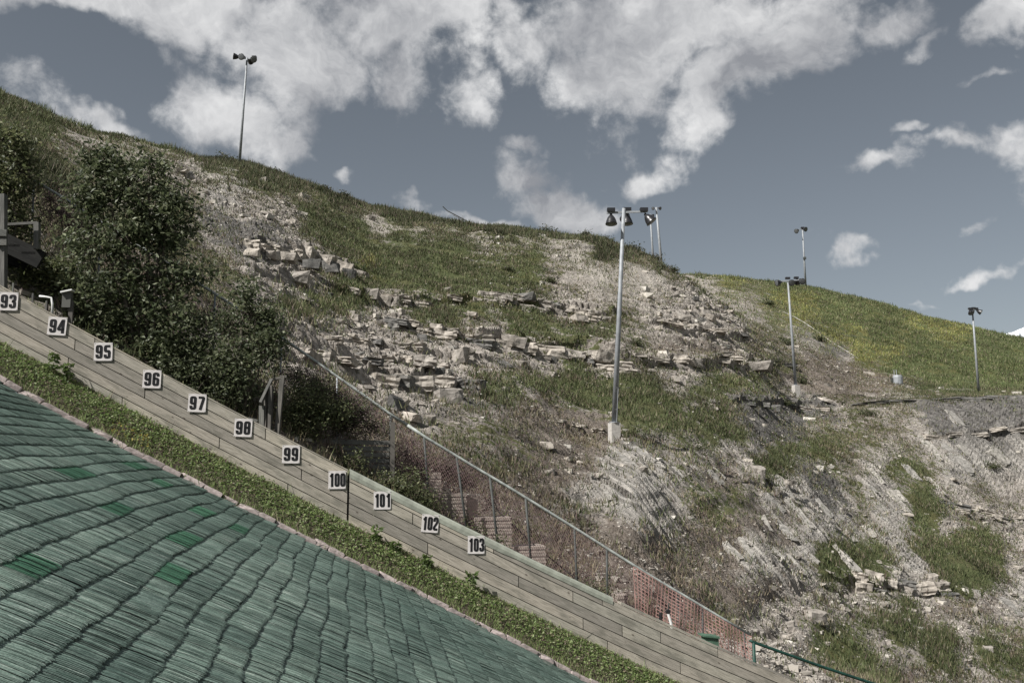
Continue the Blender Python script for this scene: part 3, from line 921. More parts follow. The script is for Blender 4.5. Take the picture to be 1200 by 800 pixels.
def scatter_stones():
    """rubble too small to pick apart: one mesh of angular blocks"""
    inframe = (PXd > -40) & (PXd < 1240) & (PYd < 840) & VIS & (DD < 130) & (POS @ U > D + 0.9)
    ii = np.nonzero(inframe.ravel())[0]
    gN = fbm(X * 0.9, Y * 0.9, 220, 3).ravel()
    dens = (1.0 * Wt['R'] + 0.75 * Wt['L'] + 0.13 * Wt['g'] + 0.32 * Wt['B'] + 0.28 * Wt['K'] + 0.14 * Wt['S'] + 0.05 * Wt['C'] + 0.008 * Wt['G']).ravel()
    dens = dens * (1 - 0.85 * (sstep(1035, 1080, PX) * (1 - sstep(575, 600, PY)) * sstep(455, 470, PY)).ravel())
    pr = dens[ii] * np.clip(0.35 + 3.2 * gN[ii], 0.02, 2.5); pr /= pr.sum()
    n = 15000
    sel = rng.choice(ii, n, p=pr)
    Pf = POS.reshape(-1, 3)[sel]; dd = DD.ravel()[sel]
    hardest = np.stack([Wt[c].ravel()[sel] for c in CODES], -1).argmax(-1)
    sizepx = rng.pareto(2.8, n) * 1.4 + 1.3
    sizepx = np.clip(sizepx, 1.2, 9)
    size = sizepx * dd / F
    size = np.clip(size, 0.04, 0.75)
    cube = np.array([(x, y, z) for x in (-1, 1) for y in (-1, 1) for z in (-1, 1)], float) * 0.5
    V = cube[None] * (1 + rng.uniform(-0.45, 0.2, (n, 8, 3)))
    V = V * np.stack([rng.uniform(0.8, 1.7, n), rng.uniform(0.7, 1.2, n), rng.uniform(0.35, 0.85, n)], -1)[:, None]
    a = rng.uniform(0, 6.28, n); tilt = rng.normal(0, 0.25, n) + 0.25
    ca, sa = np.cos(a), np.sin(a)
    Vx = V[..., 0] * ca[:, None] - V[..., 1] * sa[:, None]; Vy = V[..., 0] * sa[:, None] + V[..., 1] * ca[:, None]
    Vz = V[..., 2] - 0.35 * Vx * tilt[:, None]
    V = np.stack([Vx, Vy, Vz], -1) * size[:, None, None] + (Pf + np.array([0, 0, 1.0]) * (size * 0.02)[:, None])[:, None]
    fq = np.array([(0, 1, 3, 2), (4, 6, 7, 5), (0, 4, 5, 1), (2, 3, 7, 6), (0, 2, 6, 4), (1, 5, 7, 3)])
    Fc = (np.arange(n)[:, None, None] * 8 + fq[None]).reshape(-1, 4)
    base = np.array([(0.38, 0.350, 0.308), (0.45, 0.42, 0.37), (0.32, 0.292, 0.255), (0.35, 0.32, 0.28), (0.48, 0.455, 0.41), (0.26, 0.238, 0.21)])
    c = base[rng.integers(0, 6, n)] * rng.uniform(0.8, 1.1, (n, 1))
    me = mesh_np('rubble', V.reshape(-1, 3), Fc, 4, cols=np.repeat(c, 8, 0))
    tag(link('rubble', me, mat=M['stone_bits']), kind='stuff')


scatter_stones()

# single rocks one can point to ------------------------------------------
def rock(px, py, wpx, label, variants=None, zs=1.0, tilt=0.0, group=None, dark=False, sink=0.42, k=None, rz=None):
    p = surf(px, py + wpx * 0.12)
    d = p @ FW
    size = wpx * d / F
    vs = variants or ROCKS
    me = vs[random.randrange(len(vs)) if k is None else k % len(vs)]
    if dark:
        me = me.copy(); me.materials.clear(); me.materials.append(M['rock_dark'])
    o = link('rock', me)
    o.scale = (size * 1.08, size * 1.05, size * 1.05 * zs)
    o.rotation_euler = (random.uniform(-0.15, 0.15), tilt, random.uniform(-0.5, 0.5) if rz is None else rz)
    zh = size * zs * 0.33
    o.location = (p[0], p[1], p[2] + zh * (1 - 2 * sink) * 0.6)
    tag(o, label, 'rock', group)
    return o


BIG = [
    (955, 722, 36, "largest rounded grey boulder at the foot of the pale rock slope near the green railing", None, 0.85),
    (640, 523, 17, "squared pale block with a dark right side left of the concrete lamp base", None, 1.2),
    (642, 554, 24, "long tilted pale block just above the sloping pipe rail", None, 0.8),
    (615, 477, 11, "white stone alone in the grass left of the big lamp pole", None, 0.7),
    (702, 562, 11, "white stone in the brown slope below the concrete lamp base", None, 0.9),
    (752, 550, 13, "upright pale stone on the streaked slab right of the lamp base", None, 1.4),
    (733, 514, 11, "pale stone touching the shadow side of the concrete lamp base", None, 0.8),
    (666, 538, 12, "small pale stone midway between the squared block and the lamp base", None, 0.8),
    (679, 541, 10, "small cream stone below and left of the concrete lamp base", None, 0.8),
    (924, 567, 15, "pale boulder perched on the top edge of the slanted grey slab", None, 0.9),
    (886, 556, 30, "jagged pale outcrop rock between grass and slanted slabs", None, 1.3),
    (1018, 438, 13, "pale squared block at the lower end of the long pale pipe", None, 1.1),
    (966, 468, 17, "flat pale rock just right of the second lamp pole's footing", SLABS, 1.0),
    (949, 465, 11, "small pale rock nearest the second lamp pole's footing", None, 0.7),
    (348, 326, 30, "big rounded boulder below the dark-faced ledge", None, 0.95),
    (432, 344, 30, "flat-topped block with a black shadow under it on the grassy ledge", SLABS, 1.4),
    (386, 344, 14, "dark block below the long ledge left of the flat-topped block", None, 0.9),
    (452, 352, 24, "tilted pale slab at the right end of the ledge blocks", SLABS, 1.6),
    (480, 484, 32, "bright white slab lying just above the pipe rail", SLABS, 1.2),
    (502, 490, 16, "pale rock right of the bright white slab by the pipe rail", None, 0.9),
    (527, 463, 44, "massive rounded outcrop boulder with a black hollow beneath it", None, 0.9),
    (553, 368, 13, "pale upright stone in the grass above the rubble", None, 1.2),
    (525, 340, 13, "pink-grey stone alone high in the green grass", None, 0.8),
    (570, 345, 12, "pale block at the left start of the upper rock band", None, 0.8),
    (616, 352, 24, "dark-seamed block in the upper rock band", None, 0.7),
    (650, 366, 22, "pale block at the middle of the upper rock band", None, 0.8),
    (678, 372, 22, "lowest pale block at the right of the upper rock band", None, 0.8),
    (600, 400, 34, "broad pale slab at the left end of the lower rock band", SLABS, 1.4),
    (655, 412, 40, "big cracked outcrop in the lower rock band left of the lamp pole", None, 0.7),
    (705, 420, 30, "rock of the lower band just left of the lamp pole", None, 0.8),
    (778, 422, 20, "blocky rock of the lower band right of the lamp pole", None, 0.8),
    (810, 424, 26, "flat rock at the middle of the thin right-hand ledge", SLABS, 1.3),
    (882, 428, 46, "long flat slab ending the thin right-hand ledge", SLABS, 0.9),
    (848, 424, 18, "small slab just left of the long flat slab", SLABS, 1.2),
    (800, 372, 18, "pale block on the slope below the cream scree", None, 0.9),
    (1063, 690, 20, "pale ribbed rock at the tip of the pale rock slope", SLABS, 1.2),
    (1066, 714, 16, "long pale rock on the grass edge below the pale slope", SLABS, 1.5),
    (1092, 680, 17, "white block at the right corner of the pale rock slope", None, 0.9),
    (1047, 718, 12, "upright pale stone in the grass under the pale slope", None, 1.2),
    (970, 754, 9, "small white stone right of the stone pile by the railing", None, 0.8),
    (1158, 760, 14, "left one of two pale rocks low in the right corner", None, 0.8),
    (1172, 752, 12, "right one of two pale rocks low in the right corner", None, 0.8),
    (1039, 601, 9, "tiny bright white stone on the middle rib of rock", None, 0.7),
    (853, 407, 10, "dark squared stone above the long flat slab", None, 0.9),
    (1194, 665, 12, "pale rock at the right edge beside the grass patch", None, 0.8),
    (905, 477, 22, "dark overhanging slab lying left below the second lamp pole", SLABS, 1.1),
    (495, 395, 14, "dark pointed rock in the rubble field", None, 1.3),
    (540, 420, 22, "leaning dark-seamed slab at the right end of the rubble field", None, 1.6),
    (590, 425, 26, "grey block under the lower rock band above the short grass", None, 0.9),
    (570, 405, 20, "cracked pale block at the top of the lower band above the leaning slab", None, 0.8),
]
for i, (px, py, w, lab, var, zs) in enumerate(BIG):
    rock(px, py, w, lab, var, zs, tilt=random.uniform(-0.12, 0.2), k=i, dark=('dark' in lab.split()[0:1] or lab.startswith('dark') or 'grey block' in lab))

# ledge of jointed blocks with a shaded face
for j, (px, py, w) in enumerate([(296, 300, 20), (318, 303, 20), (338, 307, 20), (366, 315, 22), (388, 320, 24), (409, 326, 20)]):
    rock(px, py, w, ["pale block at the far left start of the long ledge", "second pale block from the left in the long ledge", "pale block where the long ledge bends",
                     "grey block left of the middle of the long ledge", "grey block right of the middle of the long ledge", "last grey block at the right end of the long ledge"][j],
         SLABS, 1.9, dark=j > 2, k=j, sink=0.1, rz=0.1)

# rocks that nothing tells apart: by zone
def zone_rocks(n, codes, smin, smax, label, group, box):
    m = sum(Wt[c] for c in codes) > 0.6
    m &= VIS & (PXd > box[0]) & (PXd < box[2]) & (PYd > box[1]) & (PYd < box[3]) & (DD < 128)
    ii = np.nonzero(m.ravel())[0]
    if len(ii) == 0: return
    for q in rng.choice(ii, n):
        px = PXd.ravel()[q]; py = PYd.ravel()[q]
        rock(px, py, random.uniform(smin, smax), label, random.choice([ROCKS, SLABS, ROCKS]), random.uniform(0.7, 1.3), random.uniform(-0.2, 0.3), group, dark=random.random() < 0.12)


zone_rocks(26, 'R', 9, 16, "angular pale rock lying in the rubble field above the pipe rail", "rocks in the rubble field", (330, 370, 540, 480))
zone_rocks(10, 'L', 10, 20, "angular pale rock of the jointed rock bands across the mid slope", "rocks of the rock bands", (470, 340, 910, 440))
zone_rocks(12, 'RC', 8, 13, "pale rock on the upper left slope under the skyline", "rocks on the upper slope", (210, 200, 470, 300))
zone_rocks(22, 'RS', 8, 14, "pale rock fallen on the lower right slope", "rocks on the lower right slope", (880, 560, 1200, 790))
zone_rocks(14, 'R', 7, 12, "pale stone of the heap beside the green railing", "stones beside the railing", (885, 715, 975, 790))
zone_rocks(14, 'R', 8, 14, "pale rock on the stony slope right of the big lamp pole", "rocks right of the lamp pole", (745, 330, 900, 420))

# bedded rock: ledges made of jointed blocks, course on course ----------------
def block_variants(n, seed):
    rs = np.random.default_rng(seed); out = []
    for k in range(n):
        bm = bmesh.new(); bmesh.ops.create_cube(bm, size=1.0)
        for v in bm.verts: v.co = Vector((v.co.x * rs.uniform(0.86, 1.06), v.co.y * rs.uniform(0.75, 1.05), v.co.z * rs.uniform(0.72, 1.08)))
        bmesh.ops.subdivide_edges(bm, edges=bm.edges, cuts=5, use_grid_fill=True)
        for v in bm.verts:
            c = v.co * 2.6 + Vector((k * 9.1, 1.7, 4.2))
            f = _mn.noise(c) * 0.13 + _mn.noise(c * 2.5) * 0.07
            bed = 0.03 * math.sin(v.co.z * 16 + k) * (1 if abs(v.co.z) < 0.46 else 0)
            v.co += Vector((v.co.x * f * 1.4, v.co.y * (f * 1.8 + bed * 2), v.co.z * f))
        bmesh.ops.triangulate(bm, faces=bm.faces)
        me = bpy.data.meshes.new('rock_block'); bm.to_mesh(me); bm.free()
        me.polygons.foreach_set('use_smooth', np.zeros(len(me.polygons), bool))
        me.materials.append(M['rock']); out.append(me)
    return out


BLK = block_variants(12, 3)
BLKD = []
M['rock_grey'] = rock_mat('grey_bedrock', (0.12, 0.115, 0.105), (0.26, 0.248, 0.228), (0.42, 0.40, 0.37))
BLKG = [me_.copy() for me_ in BLK]
for me_ in BLKG: me_.materials.clear(); me_.materials.append(M['rock_grey'])
for me_ in BLK[:5]:
    m2 = me_.copy(); m2.materials.clear(); m2.materials.append(M['rock_dark']); BLKD.append(m2)


def ledge(pl, h, label, wpx=(14, 34), courses=1, dark=0.15, skip=0.08, deep=1.3):
    xs = [q[0] for q in pl]; ys = [q[1] for q in pl]
    o0 = surf(np.mean(xs), np.interp(np.mean(xs), xs, ys))
    root = empty('rock_ledge', o0, label, 'rock ledge', "rock ledges across the hillside")
    for c in range(courses):
        x = xs[0] + random.uniform(-4, 4)
        while x < xs[-1]:
            w_ = random.uniform(*wpx)
            if random.random() > skip:
                xc = x + w_ / 2
                slope = (np.interp(xc + 8, xs, ys) - np.interp(xc - 8, xs, ys)) / 16
                pc = surf(xc, np.interp(xc, xs, ys) + random.uniform(-1.5, 1.5))
                d = pc @ FW; sz_ = d / F
                hh = h * random.uniform(0.7, 1.2)
                o = link('rock_block', random.choice(BLKD if random.random() < dark else BLK), root)
                dp_ = deep * random.uniform(0.8, 1.3)
                o.scale = (w_ * sz_ * 1.06, dp_, hh)
                o.rotation_euler = (random.uniform(-0.12, 0.10), math.atan(slope) * 0.9 + random.uniform(-0.07, 0.07), random.uniform(-0.22, 0.22))
                o.location = tuple(pc + np.array([0, dp_ * 0.30 + 0.25 * c * 0, hh * 0.10 - c * h * 0.86]) - o0 + np.array([0, -0.45 * c, 0]))
            x += w_ * random.uniform(0.9, 1.05)


ledge([(346, 303), (395, 317), (424, 328)], 1.35, "tall grey faced rock ledge under the pale slope at upper left", (16, 26), 1, 0.55, 0, 1.0)
ledge([(287, 291), (318, 295), (348, 301)], 0.7, "pale low ledge running up left from the tall grey faced ledge", (10, 20), 1, 0.1)
ledge([(402, 340), (450, 351), (500, 361)], 0.6, "short pale ledge in the grass below the tall grey faced ledge", (12, 26), 1, 0.25)
ledge([(556, 347), (600, 353), (650, 364), (706, 376)], 0.65, "upper pale rock band left of the big lamp pole", (10, 24), 2, 0.12, 0.12)
ledge([(455, 379), (520, 392), (566, 399)], 0.5, "pale ledge along the top of the rubble field", (12, 28), 2, 0.1, 0.1)
ledge([(545, 400), (600, 408), (655, 414), (726, 428)], 0.75, "lower thick rock band left of the big lamp pole", (14, 34), 2, 0.15, 0.04)
ledge([(720, 417), (780, 423), (850, 424), (905, 430)], 0.55, "thin pale ledge right of the big lamp pole", (14, 36), 1, 0.1, 0.12)
ledge([(748, 373), (800, 382), (872, 394)], 0.45, "faint broken ledge below the cream scree", (10, 22), 1, 0.1, 0.3)
ledge([(505, 349), (535, 353), (556, 360)], 0.4, "small pale slabs in the grass above the rubble field", (10, 20), 1, 0.0, 0.3)
ledge([(1060, 508), (1100, 512), (1150, 511), (1200, 503)], 0.5, "pale crack line of blocks across the grey rock face", (14, 34), 1, 0.1, 0.12)
ledge([(1000, 676), (1040, 686), (1080, 694), (1104, 690)], 0.7, "broken edge of the pale slope above the lowest grass", (12, 28), 2, 0.1, 0.08)
ledge([(350, 415), (400, 422), (470, 425), (530, 432)], 0.45, "ledge across the middle of the rubble field", (12, 30), 1, 0.15, 0.2)
ledge([(380, 398), (430, 403), (500, 408)], 0.35, "thin upper ledge in the rubble field", (10, 26), 1, 0.15, 0.25)
ledge([(430, 447), (480, 452), (540, 455)], 0.7, "thick ledge at the foot of the rubble field above the pipe rail", (16, 34), 1, 0.3, 0.1)
ledge([(1085, 590), (1130, 596), (1200, 612)], 0.5, "broken pale ledge above the right-hand grass patch", (10, 24), 2, 0.1, 0.2)
ledge([(1000, 475), (1060, 472), (1120, 468), (1200, 466)], 0.4, "long thin lip of grey rock along the top of the right-hand rock face", (30, 60), 1, 1.0, 0.05, 1.6)
ledge([(640, 492), (700, 506)], 0.3, "low stones in a line left of the concrete lamp base", (8, 14), 1, 0.1, 0.4)
ledge([(865, 472), (905, 476), (960, 480)], 0.45, "dark broken ledge below the second lamp pole", (14, 26), 1, 0.7, 0.2)

# slanting slabs of bedding, standing proud of the right-hand slope
def rib_slab(x0_, y0_, ln, wpx_, hh, ang, label, group):
    a = surf(x0_, y0_); b = surf(x0_ + ln * math.cos(ang), y0_ + ln * math.sin(ang))
    v = b - a; L_ = np.linalg.norm(v)
    if L_ > 16 or L_ < 0.8: return
    v /= L_
    k_ = (a @ FW) / F
    nrm = np.array([0.15, -0.62, 0.77]); nrm -= v * (nrm @ v); nrm /= np.linalg.norm(nrm); side = np.cross(nrm, v)
    c = (a + b) / 2 - nrm * hh * 0.30
    Q_ = Matrix.Rotation(random.uniform(-0.12, 0.12), 4, 'Z') @ Matrix.Rotation(random.uniform(-0.15, 0.15), 4, 'X')
    o = link('rock', random.choice(BLKG))
    A = np.stack([v * L_ * 1.05, side * wpx_ * k_, nrm * hh], 1)
    # scale lives in the object, rotation from the frame
    Rm = Matrix(((v[0], side[0], nrm[0]), (v[1], side[1], nrm[1]), (v[2], side[2], nrm[2]))).to_4x4()
    o.matrix_world = Matrix.Translation(tuple(c)) @ Rm @ Q_ @ Matrix.Diagonal((L_ * 1.05, wpx_ * k_ * 1.3, hh, 1))
    tag(o, label, 'rock', group)


for k in range(34):
    x0_, y0_ = random.choice([(905, 575), (930, 580), (880, 600), (900, 620), (950, 600), (1030, 560), (850, 640), (870, 610), (970, 640), (1020, 600), (920, 650), (985, 655)])
    rib_slab(x0_ + random.uniform(-22, 22), y0_ + random.uniform(-18, 18), random.uniform(10, 34), random.uniform(4, 10), random.uniform(0.25, 0.6), math.radians(random.uniform(42, 54)),
             "narrow slanting slab of bedrock on the pale slope above the green railing", "slanting slabs on the lower right slope")
for k in range(14):
    x0_, y0_ = random.choice([(725, 525), (750, 530), (780, 545), (720, 575), (760, 570), (830, 545)])
    rib_slab(x0_ + random.uniform(-12, 12), y0_ + random.uniform(-8, 8), random.uniform(10, 28), random.uniform(4, 9), random.uniform(0.2, 0.4), math.radians(random.uniform(38, 50)),
             "narrow slanting slab of bedrock below the concrete lamp base", "slanting slabs below the lamp base")
for (x0_, y0_, ln, wp, an) in [(1078, 512, 36, 10, 50), (1108, 520, 44, 16, 52), (1128, 524, 34, 14, 50), (1113, 482, 20, 8, 52), (1060, 545, 24, 9, 48), (1085, 560, 26, 10, 50), (1160, 530, 26, 12, 40), (1100, 545, 30, 12, 50), (1175, 700, 30, 12, 45), (1150, 640, 18, 7, 35)]:
    rib_slab(x0_, y0_, ln, wp, 0.4, math.radians(an), "broad slanting slab of the grey rock face at the right", "slabs of the grey rock face")

# dark upright fin with its hollow
p = surf(458, 478)
bm = MB()
dpt = p @ FW; k_ = dpt / F
q0 = p + np.array([0, 0.1, -0.4])
ol = [(-9, -1), (9, 0), (6, 14), (1, 27), (-3, 31), (-6, 20)]
vs = [q0 + RI * a * k_ + Z * b * k_ for a, b in ol] + [q0 + RI * (a + 2) * k_ * 0.9 + Z * b * k_ * 0.9 + np.array([0.25, 0.9, 0]) for a, b in ol]
n_ = len(ol)
bm.add(vs, [tuple(range(n_))[::-1], tuple(range(n_, 2 * n_))] + [(i, (i + 1) % n_, n_ + (i + 1) % n_, n_ + i) for i in range(n_)])
tag(bm.build('rock_fin', M['rock_dark'], origin=q0), "dark upright fin of rock standing just above the pipe rail", 'rock')

# ------------------------------------------------------------------ landing slope and its mats
ss = np.arange(-22, 22.1, 0.5); ws = np.arange(-8, WE + 0.21, 0.75); ws[-1] = WE + 0.2
V = np.array([[P3(s, w, float(mat_z(s, w)) - 0.06) for w in ws] for s in ss]).reshape(-1, 3)
ia = np.arange(len(ss) * len(ws)).reshape(len(ss), len(ws))
q = np.stack([ia[:-1, :-1], ia[1:, :-1], ia[1:, 1:], ia[:-1, 1:]], -1).reshape(-1, 4)
m_sl = simple('dark_underlay', (0.014, 0.022, 0.018), 0.9, 0, 0.3, 6)
landing = tag(link('landing_slope', mesh_np('landing_slope', V, q, 4), mat=m_sl), kind='structure')


def mat_material(name, deep, mid, light, wear):
    m, nt, b = mat(name, 0.55, spec=0.35)
    v = objcoord(nt, (1.0, 24.0, 1.0))
    comb = nt.nodes.new('ShaderNodeVectorMath'); comb.operation = 'ADD'
    r_ = orand(nt); cx = nt.nodes.new('ShaderNodeCombineXYZ')
    nt.links.new(mth(nt, 'MULTIPLY', r_, 40.0), cx.inputs[0]); nt.links.new(mth(nt, 'MULTIPLY', r_, 77.0), cx.inputs[1])
    nt.links.new(v, comb.inputs[0]); nt.links.new(cx.outputs[0], comb.inputs[1])
    n = nz(nt, 3.0, 5, 0.7, comb.outputs[0], 0.15)
    col = ramp(nt, n, [(0.31, deep), (0.44, mid), (0.57, light), (0.70, wear)])
    sp_ = nz(nt, 60.0, 3, 0.7, geo_pos(nt))
    col = mixc(nt, 0.75, col, ramp(nt, sp_, [(0.35, (0.55, 0.58, 0.57)), (0.65, (1.45, 1.42, 1.4))]), 'MULTIPLY')
    v2 = geo_pos(nt, (1, 1, 1))
    big = nz(nt, 0.5, 4, 0.6, v2)
    col = mixc(nt, 0.9, col, ramp(nt, big, [(0.35, (0.72, 0.76, 0.74)), (0.65, (1.2, 1.16, 1.14))]), 'MULTIPLY')
    col = mixc(nt, 0.8, col, ramp(nt, r_, [(0, (0.70, 0.74, 0.74)), (0.5, (1.0, 1.0, 1.0)), (1, (1.25, 1.22, 1.2))]), 'MULTIPLY')
    nt.links.new(col, b.inputs['Base Color'])
    bump(nt, b, n, 0.7, 0.01)
    return m


M['mat'] = mat_material('faded_plastic_mat', (0.034, 0.066, 0.054), (0.098, 0.150, 0.128), (0.185, 0.245, 0.217), (0.46, 0.51, 0.475))
M['mat_new'] = mat_material('fresh_green_mat', (0.022, 0.062, 0.040), (0.042, 0.120, 0.075), (0.065, 0.165, 0.105), (0.13, 0.25, 0.17))

ROW = 0.275


def mat_mesh(seed, mlen, material, strands=120):
    """a mat of bristles: local x = down the slope, y = across, z = up. The low end hangs raggedly over the next row."""
    rs = np.random.default_rng(seed)
    V = []; Fq = []; n = int(strands * mlen / 1.0)
    yy = np.linspace(-mlen / 2, mlen / 2, n + 1)
    off = 0.005 * np.sin(yy * 7 + rs.uniform(0, 6)) + 0.004 * np.sin(yy * 19 + rs.uniform(0, 6))
    for i in range(n):
        y0, y1 = yy[i] + rs.uniform(-.004, .004), yy[i + 1] + rs.uniform(-.004, .004)
        o = off[i]
        e = ROW * 1.06 / 2 + o + rs.uniform(-0.006, 0.010)
        lift = rs.uniform(-0.002, 0.003)
        dz = rs.uniform(-0.0013, 0.0013)
        drift = rs.uniform(-0.006, 0.006)
        prof_ = [(-ROW / 2 - 0.02, 0.0), (-ROW * 0.1, 0.012 + lift), (e - 0.02, 0.019 + lift * 1.4), (e, 0.016 + lift), (e + 0.003, -0.004)]
        b = len(V)
        for k, (x, z) in enumerate(prof_):
            f = k / 4
            V.append((x, y0 + drift * f, z - dz)); V.append((x, y1 + drift * f, z + dz))
        for k in range(4):
            Fq.append((b + 2 * k, b + 2 * k + 2, b + 2 * k + 3, b + 2 * k + 1))
    me = mesh_np('mat', V, Fq, 4)
    me.materials.append(material)
    return me


LENS = [0.62, 0.8, 1.0]
MATS = {(k, l): mat_mesh(100 + k * 7 + l, LENS[l], M['mat']) for k in range(4) for l in range(3)}
NEWM = {l: mat_mesh(300 + l, LENS[l], M['mat_new']) for l in range(3)}
bright_px = [(82, 559), (38, 663), (138, 603), (207, 679), (165, 550), (222, 630), (275, 620), (185, 562), (232, 601)]
bright = []
for bx, by in bright_px:
    r0 = ray(bx, by); t = 3.0
    for _ in range(90):
        q = r0 * t; t += (q[2] - float(mat_z(q @ S, q @ U))) * 0.9
    q = r0 * t; bright.append((q @ S, q @ U))

cands = []; used = set()
s_along = -15.0
slist = []
while s_along < 12:
    sl = float(mat_edge(s_along + 0.05) - mat_edge(s_along - 0.05)) / 0.1
    slist.append((s_along, math.atan(sl))); s_along += ROW * math.cos(math.atan(sl))
for ri_, (s0, th) in enumerate(slist):
    wv = WE - 0.02 - random.uniform(0, 0.3)
    wob = ri_ * 0.6 + random.uniform(-0.6, 0.6)
    while wv > 1.3:
        l = random.choice([0, 1, 2, 2, 1]); L_ = LENS[l]
        wc = wv - L_ / 2
        js = 0.018 * math.sin(wc * 0.9 + wob) + 0.014 * math.sin(wc * 2.1 + wob * 2) + random.uniform(-0.014, 0.014)
        tw = 0.018 * 0.9 * math.cos(wc * 0.9 + wob) + 0.014 * 2.1 * math.cos(wc * 2.1 + wob * 2)
        s = s0 + js
        c = P3(s, wc, float(mat_z(s, wc)))
        dp = c @ FW
        if dp > 1.0:
            x = 600 + F * (c[0]) / dp; y = 400 - F * (c @ UP) / dp
            if -160 < x < 900 and 400 < y < 1050:
                new = False
                for kb, (a, b) in enumerate(bright):
                    if abs(s - a) < ROW * 0.6 and abs(wc - b) < L_ * 0.6 and kb not in used: used.add(kb); new = True
                cands.append((dp, s, wc, th, l, new, tw))
        wv -= L_ + 0.002
cands.sort(key=lambda c: c[0])
rest = []
for i, (dp, s, wc, th, l, new, tw) in enumerate(cands):
    c = P3(s, wc, float(mat_z(s, wc)))
    xa = S * math.cos(th) + Z * math.sin(th)
    ya = U + Z * 2 * DROP * max(WE - wc, 0); ya -= xa * (ya @ xa); ya /= np.linalg.norm(ya); za = np.cross(xa, ya)
    mtx = Matrix(((xa[0], ya[0], za[0], c[0]), (xa[1], ya[1], za[1], c[1]), (xa[2], ya[2], za[2], c[2]), (0, 0, 0, 1)))
    # small turn and lift of each mat
    mtx = mtx @ Matrix.Rotation(-math.atan(tw) + random.uniform(-0.008, 0.008), 4, 'Z') @ Matrix.Translation((0, 0, random.uniform(0, 0.004)))
    if i < 290 or new:
        o = link('mat', NEWM[l] if new else MATS[(random.randrange(4), l)], landing)
        o.matrix_world = mtx
        if new: tag(o, "brighter green newer mat")
    else:
        rest.append((mtx, l))
Vs = []; Fs = []; off = 0
for mtx, l in rest:
    me_ = MATS[(random.randrange(4), l)]
    co = np.empty(len(me_.vertices) * 3, np.float32); me_.vertices.foreach_get('co', co); co = co.reshape(-1, 3)
    A = np.array(mtx)
    Vs.append(co @ A[:3, :3].T + A[:3, 3]); nfv = len(me_.polygons)
    li = np.empty(nfv * 4, np.int32); me_.loops.foreach_get('vertex_index', li)
    Fs.append(li.reshape(-1, 4) + off); off += len(co)


def far_mat_material():
    m, nt, b = mat('faded_plastic_mat_far', 0.55, spec=0.35)
    g = nt.nodes.new('ShaderNodeNewGeometry')
    dx = nt.nodes.new('ShaderNodeVectorMath'); dx.operation = 'DOT_PRODUCT'; dx.inputs[1].default_value = tuple(S)
    dy = nt.nodes.new('ShaderNodeVectorMath'); dy.operation = 'DOT_PRODUCT'; dy.inputs[1].default_value = tuple(U)
    nt.links.new(g.outputs['Position'], dx.inputs[0]); nt.links.new(g.outputs['Position'], dy.inputs[0])
    cx = nt.nodes.new('ShaderNodeCombineXYZ')
    nt.links.new(dx.outputs['Value'], cx.inputs[0]); nt.links.new(mth(nt, 'MULTIPLY', dy.outputs['Value'], 20.0), cx.inputs[1])
    n = nz(nt, 2.0, 5, 0.7, cx.outputs[0], 0.1)
    col = ramp(nt, n, [(0.33, (0.034, 0.066, 0.054)), (0.47, (0.098, 0.150, 0.128)), (0.60, (0.185, 0.245, 0.217)), (0.74, (0.46, 0.51, 0.475))])
    sp_ = nz(nt, 60.0, 3, 0.7, geo_pos(nt))
    col = mixc(nt, 0.75, col, ramp(nt, sp_, [(0.35, (0.55, 0.58, 0.57)), (0.65, (1.45, 1.42, 1.4))]), 'MULTIPLY')
    big = nz(nt, 0.5, 4, 0.6, geo_pos(nt))
    col = mixc(nt, 0.9, col, ramp(nt, big, [(0.35, (0.72, 0.76, 0.74)), (0.65, (1.2, 1.16, 1.14))]), 'MULTIPLY')
    nt.links.new(col, b.inputs['Base Color']); bump(nt, b, n, 0.7, 0.01)
    return m


if Vs:
    o = link('mat', mesh_np('mat_rest', np.concatenate(Vs), np.concatenate(Fs), 4), landing, far_mat_material())
    tag(o, kind='stuff')

# edging stones along the mats ------------------------------------------
e0 = P3(0, WE + 0.1, float(mat_edge(0)))
edging = empty('stone_edging', e0, "row of worn pinkish edging stones between the green mats and the grass bank", 'edging')
EST = rock_variants(6, (0.5, 0.6), 22, 77, False)
for me_ in EST: me_.materials.clear(); me_.materials.append(M['edging'])
s = -9.0
while s < 9:
    L_ = random.uniform(0.26, 0.5)
    sc_ = s + L_ / 2
    th = math.atan((float(mat_edge(sc_ + .1)) - float(mat_edge(sc_ - .1))) / .2)
    o = link('edging_stone', random.choice(EST), edging)
    o.location = tuple(P3(sc_, WE + 0.11 + random.uniform(-.02, .02), float(mat_edge(sc_)) + 0.02 + random.uniform(-.02, .02)) - e0)
    o.rotation_euler = (random.uniform(-.1, .1), -th, -AZ * 0 + AZ * -1 * 0 + math.atan2(S[1], S[0]) + random.uniform(-.08, .08))
    o.scale = (L_ * 1.12, 0.38, 0.24)
    s += L_ * math.cos(th) * 0.97

# grass bank between the mats and the plank wall -------------------------
ss = np.arange(-16, 16.1, 0.25); nb = 8
V = []
for s in ss:
    a = P3(s, WE + 0.02, float(mat_edge(s)) - 0.04); b = P3(s, D - 0.005, float(wall_bot(s)) + 0.02)
    for k in range(nb):
        f = k / (nb - 1)
        q = a * (1 - f) + b * f + Z * (0.07 * math.sin(f * math.pi) + random.uniform(-.015, .015))
        V.append(q)
ia = np.arange(len(ss) * nb).reshape(len(ss), nb)
q = np.stack([ia[:-1, :-1], ia[1:, :-1], ia[1:, 1:], ia[:-1, 1:]], -1).reshape(-1, 4)
m_bank = simple('bank_soil', (0.085, 0.068, 0.055), 0.95, 0, 0.45, 7, 0.1, 0.03)
tag(link('grass_bank', mesh_np('grass_bank', V, q, 4), mat=m_bank), kind='structure')


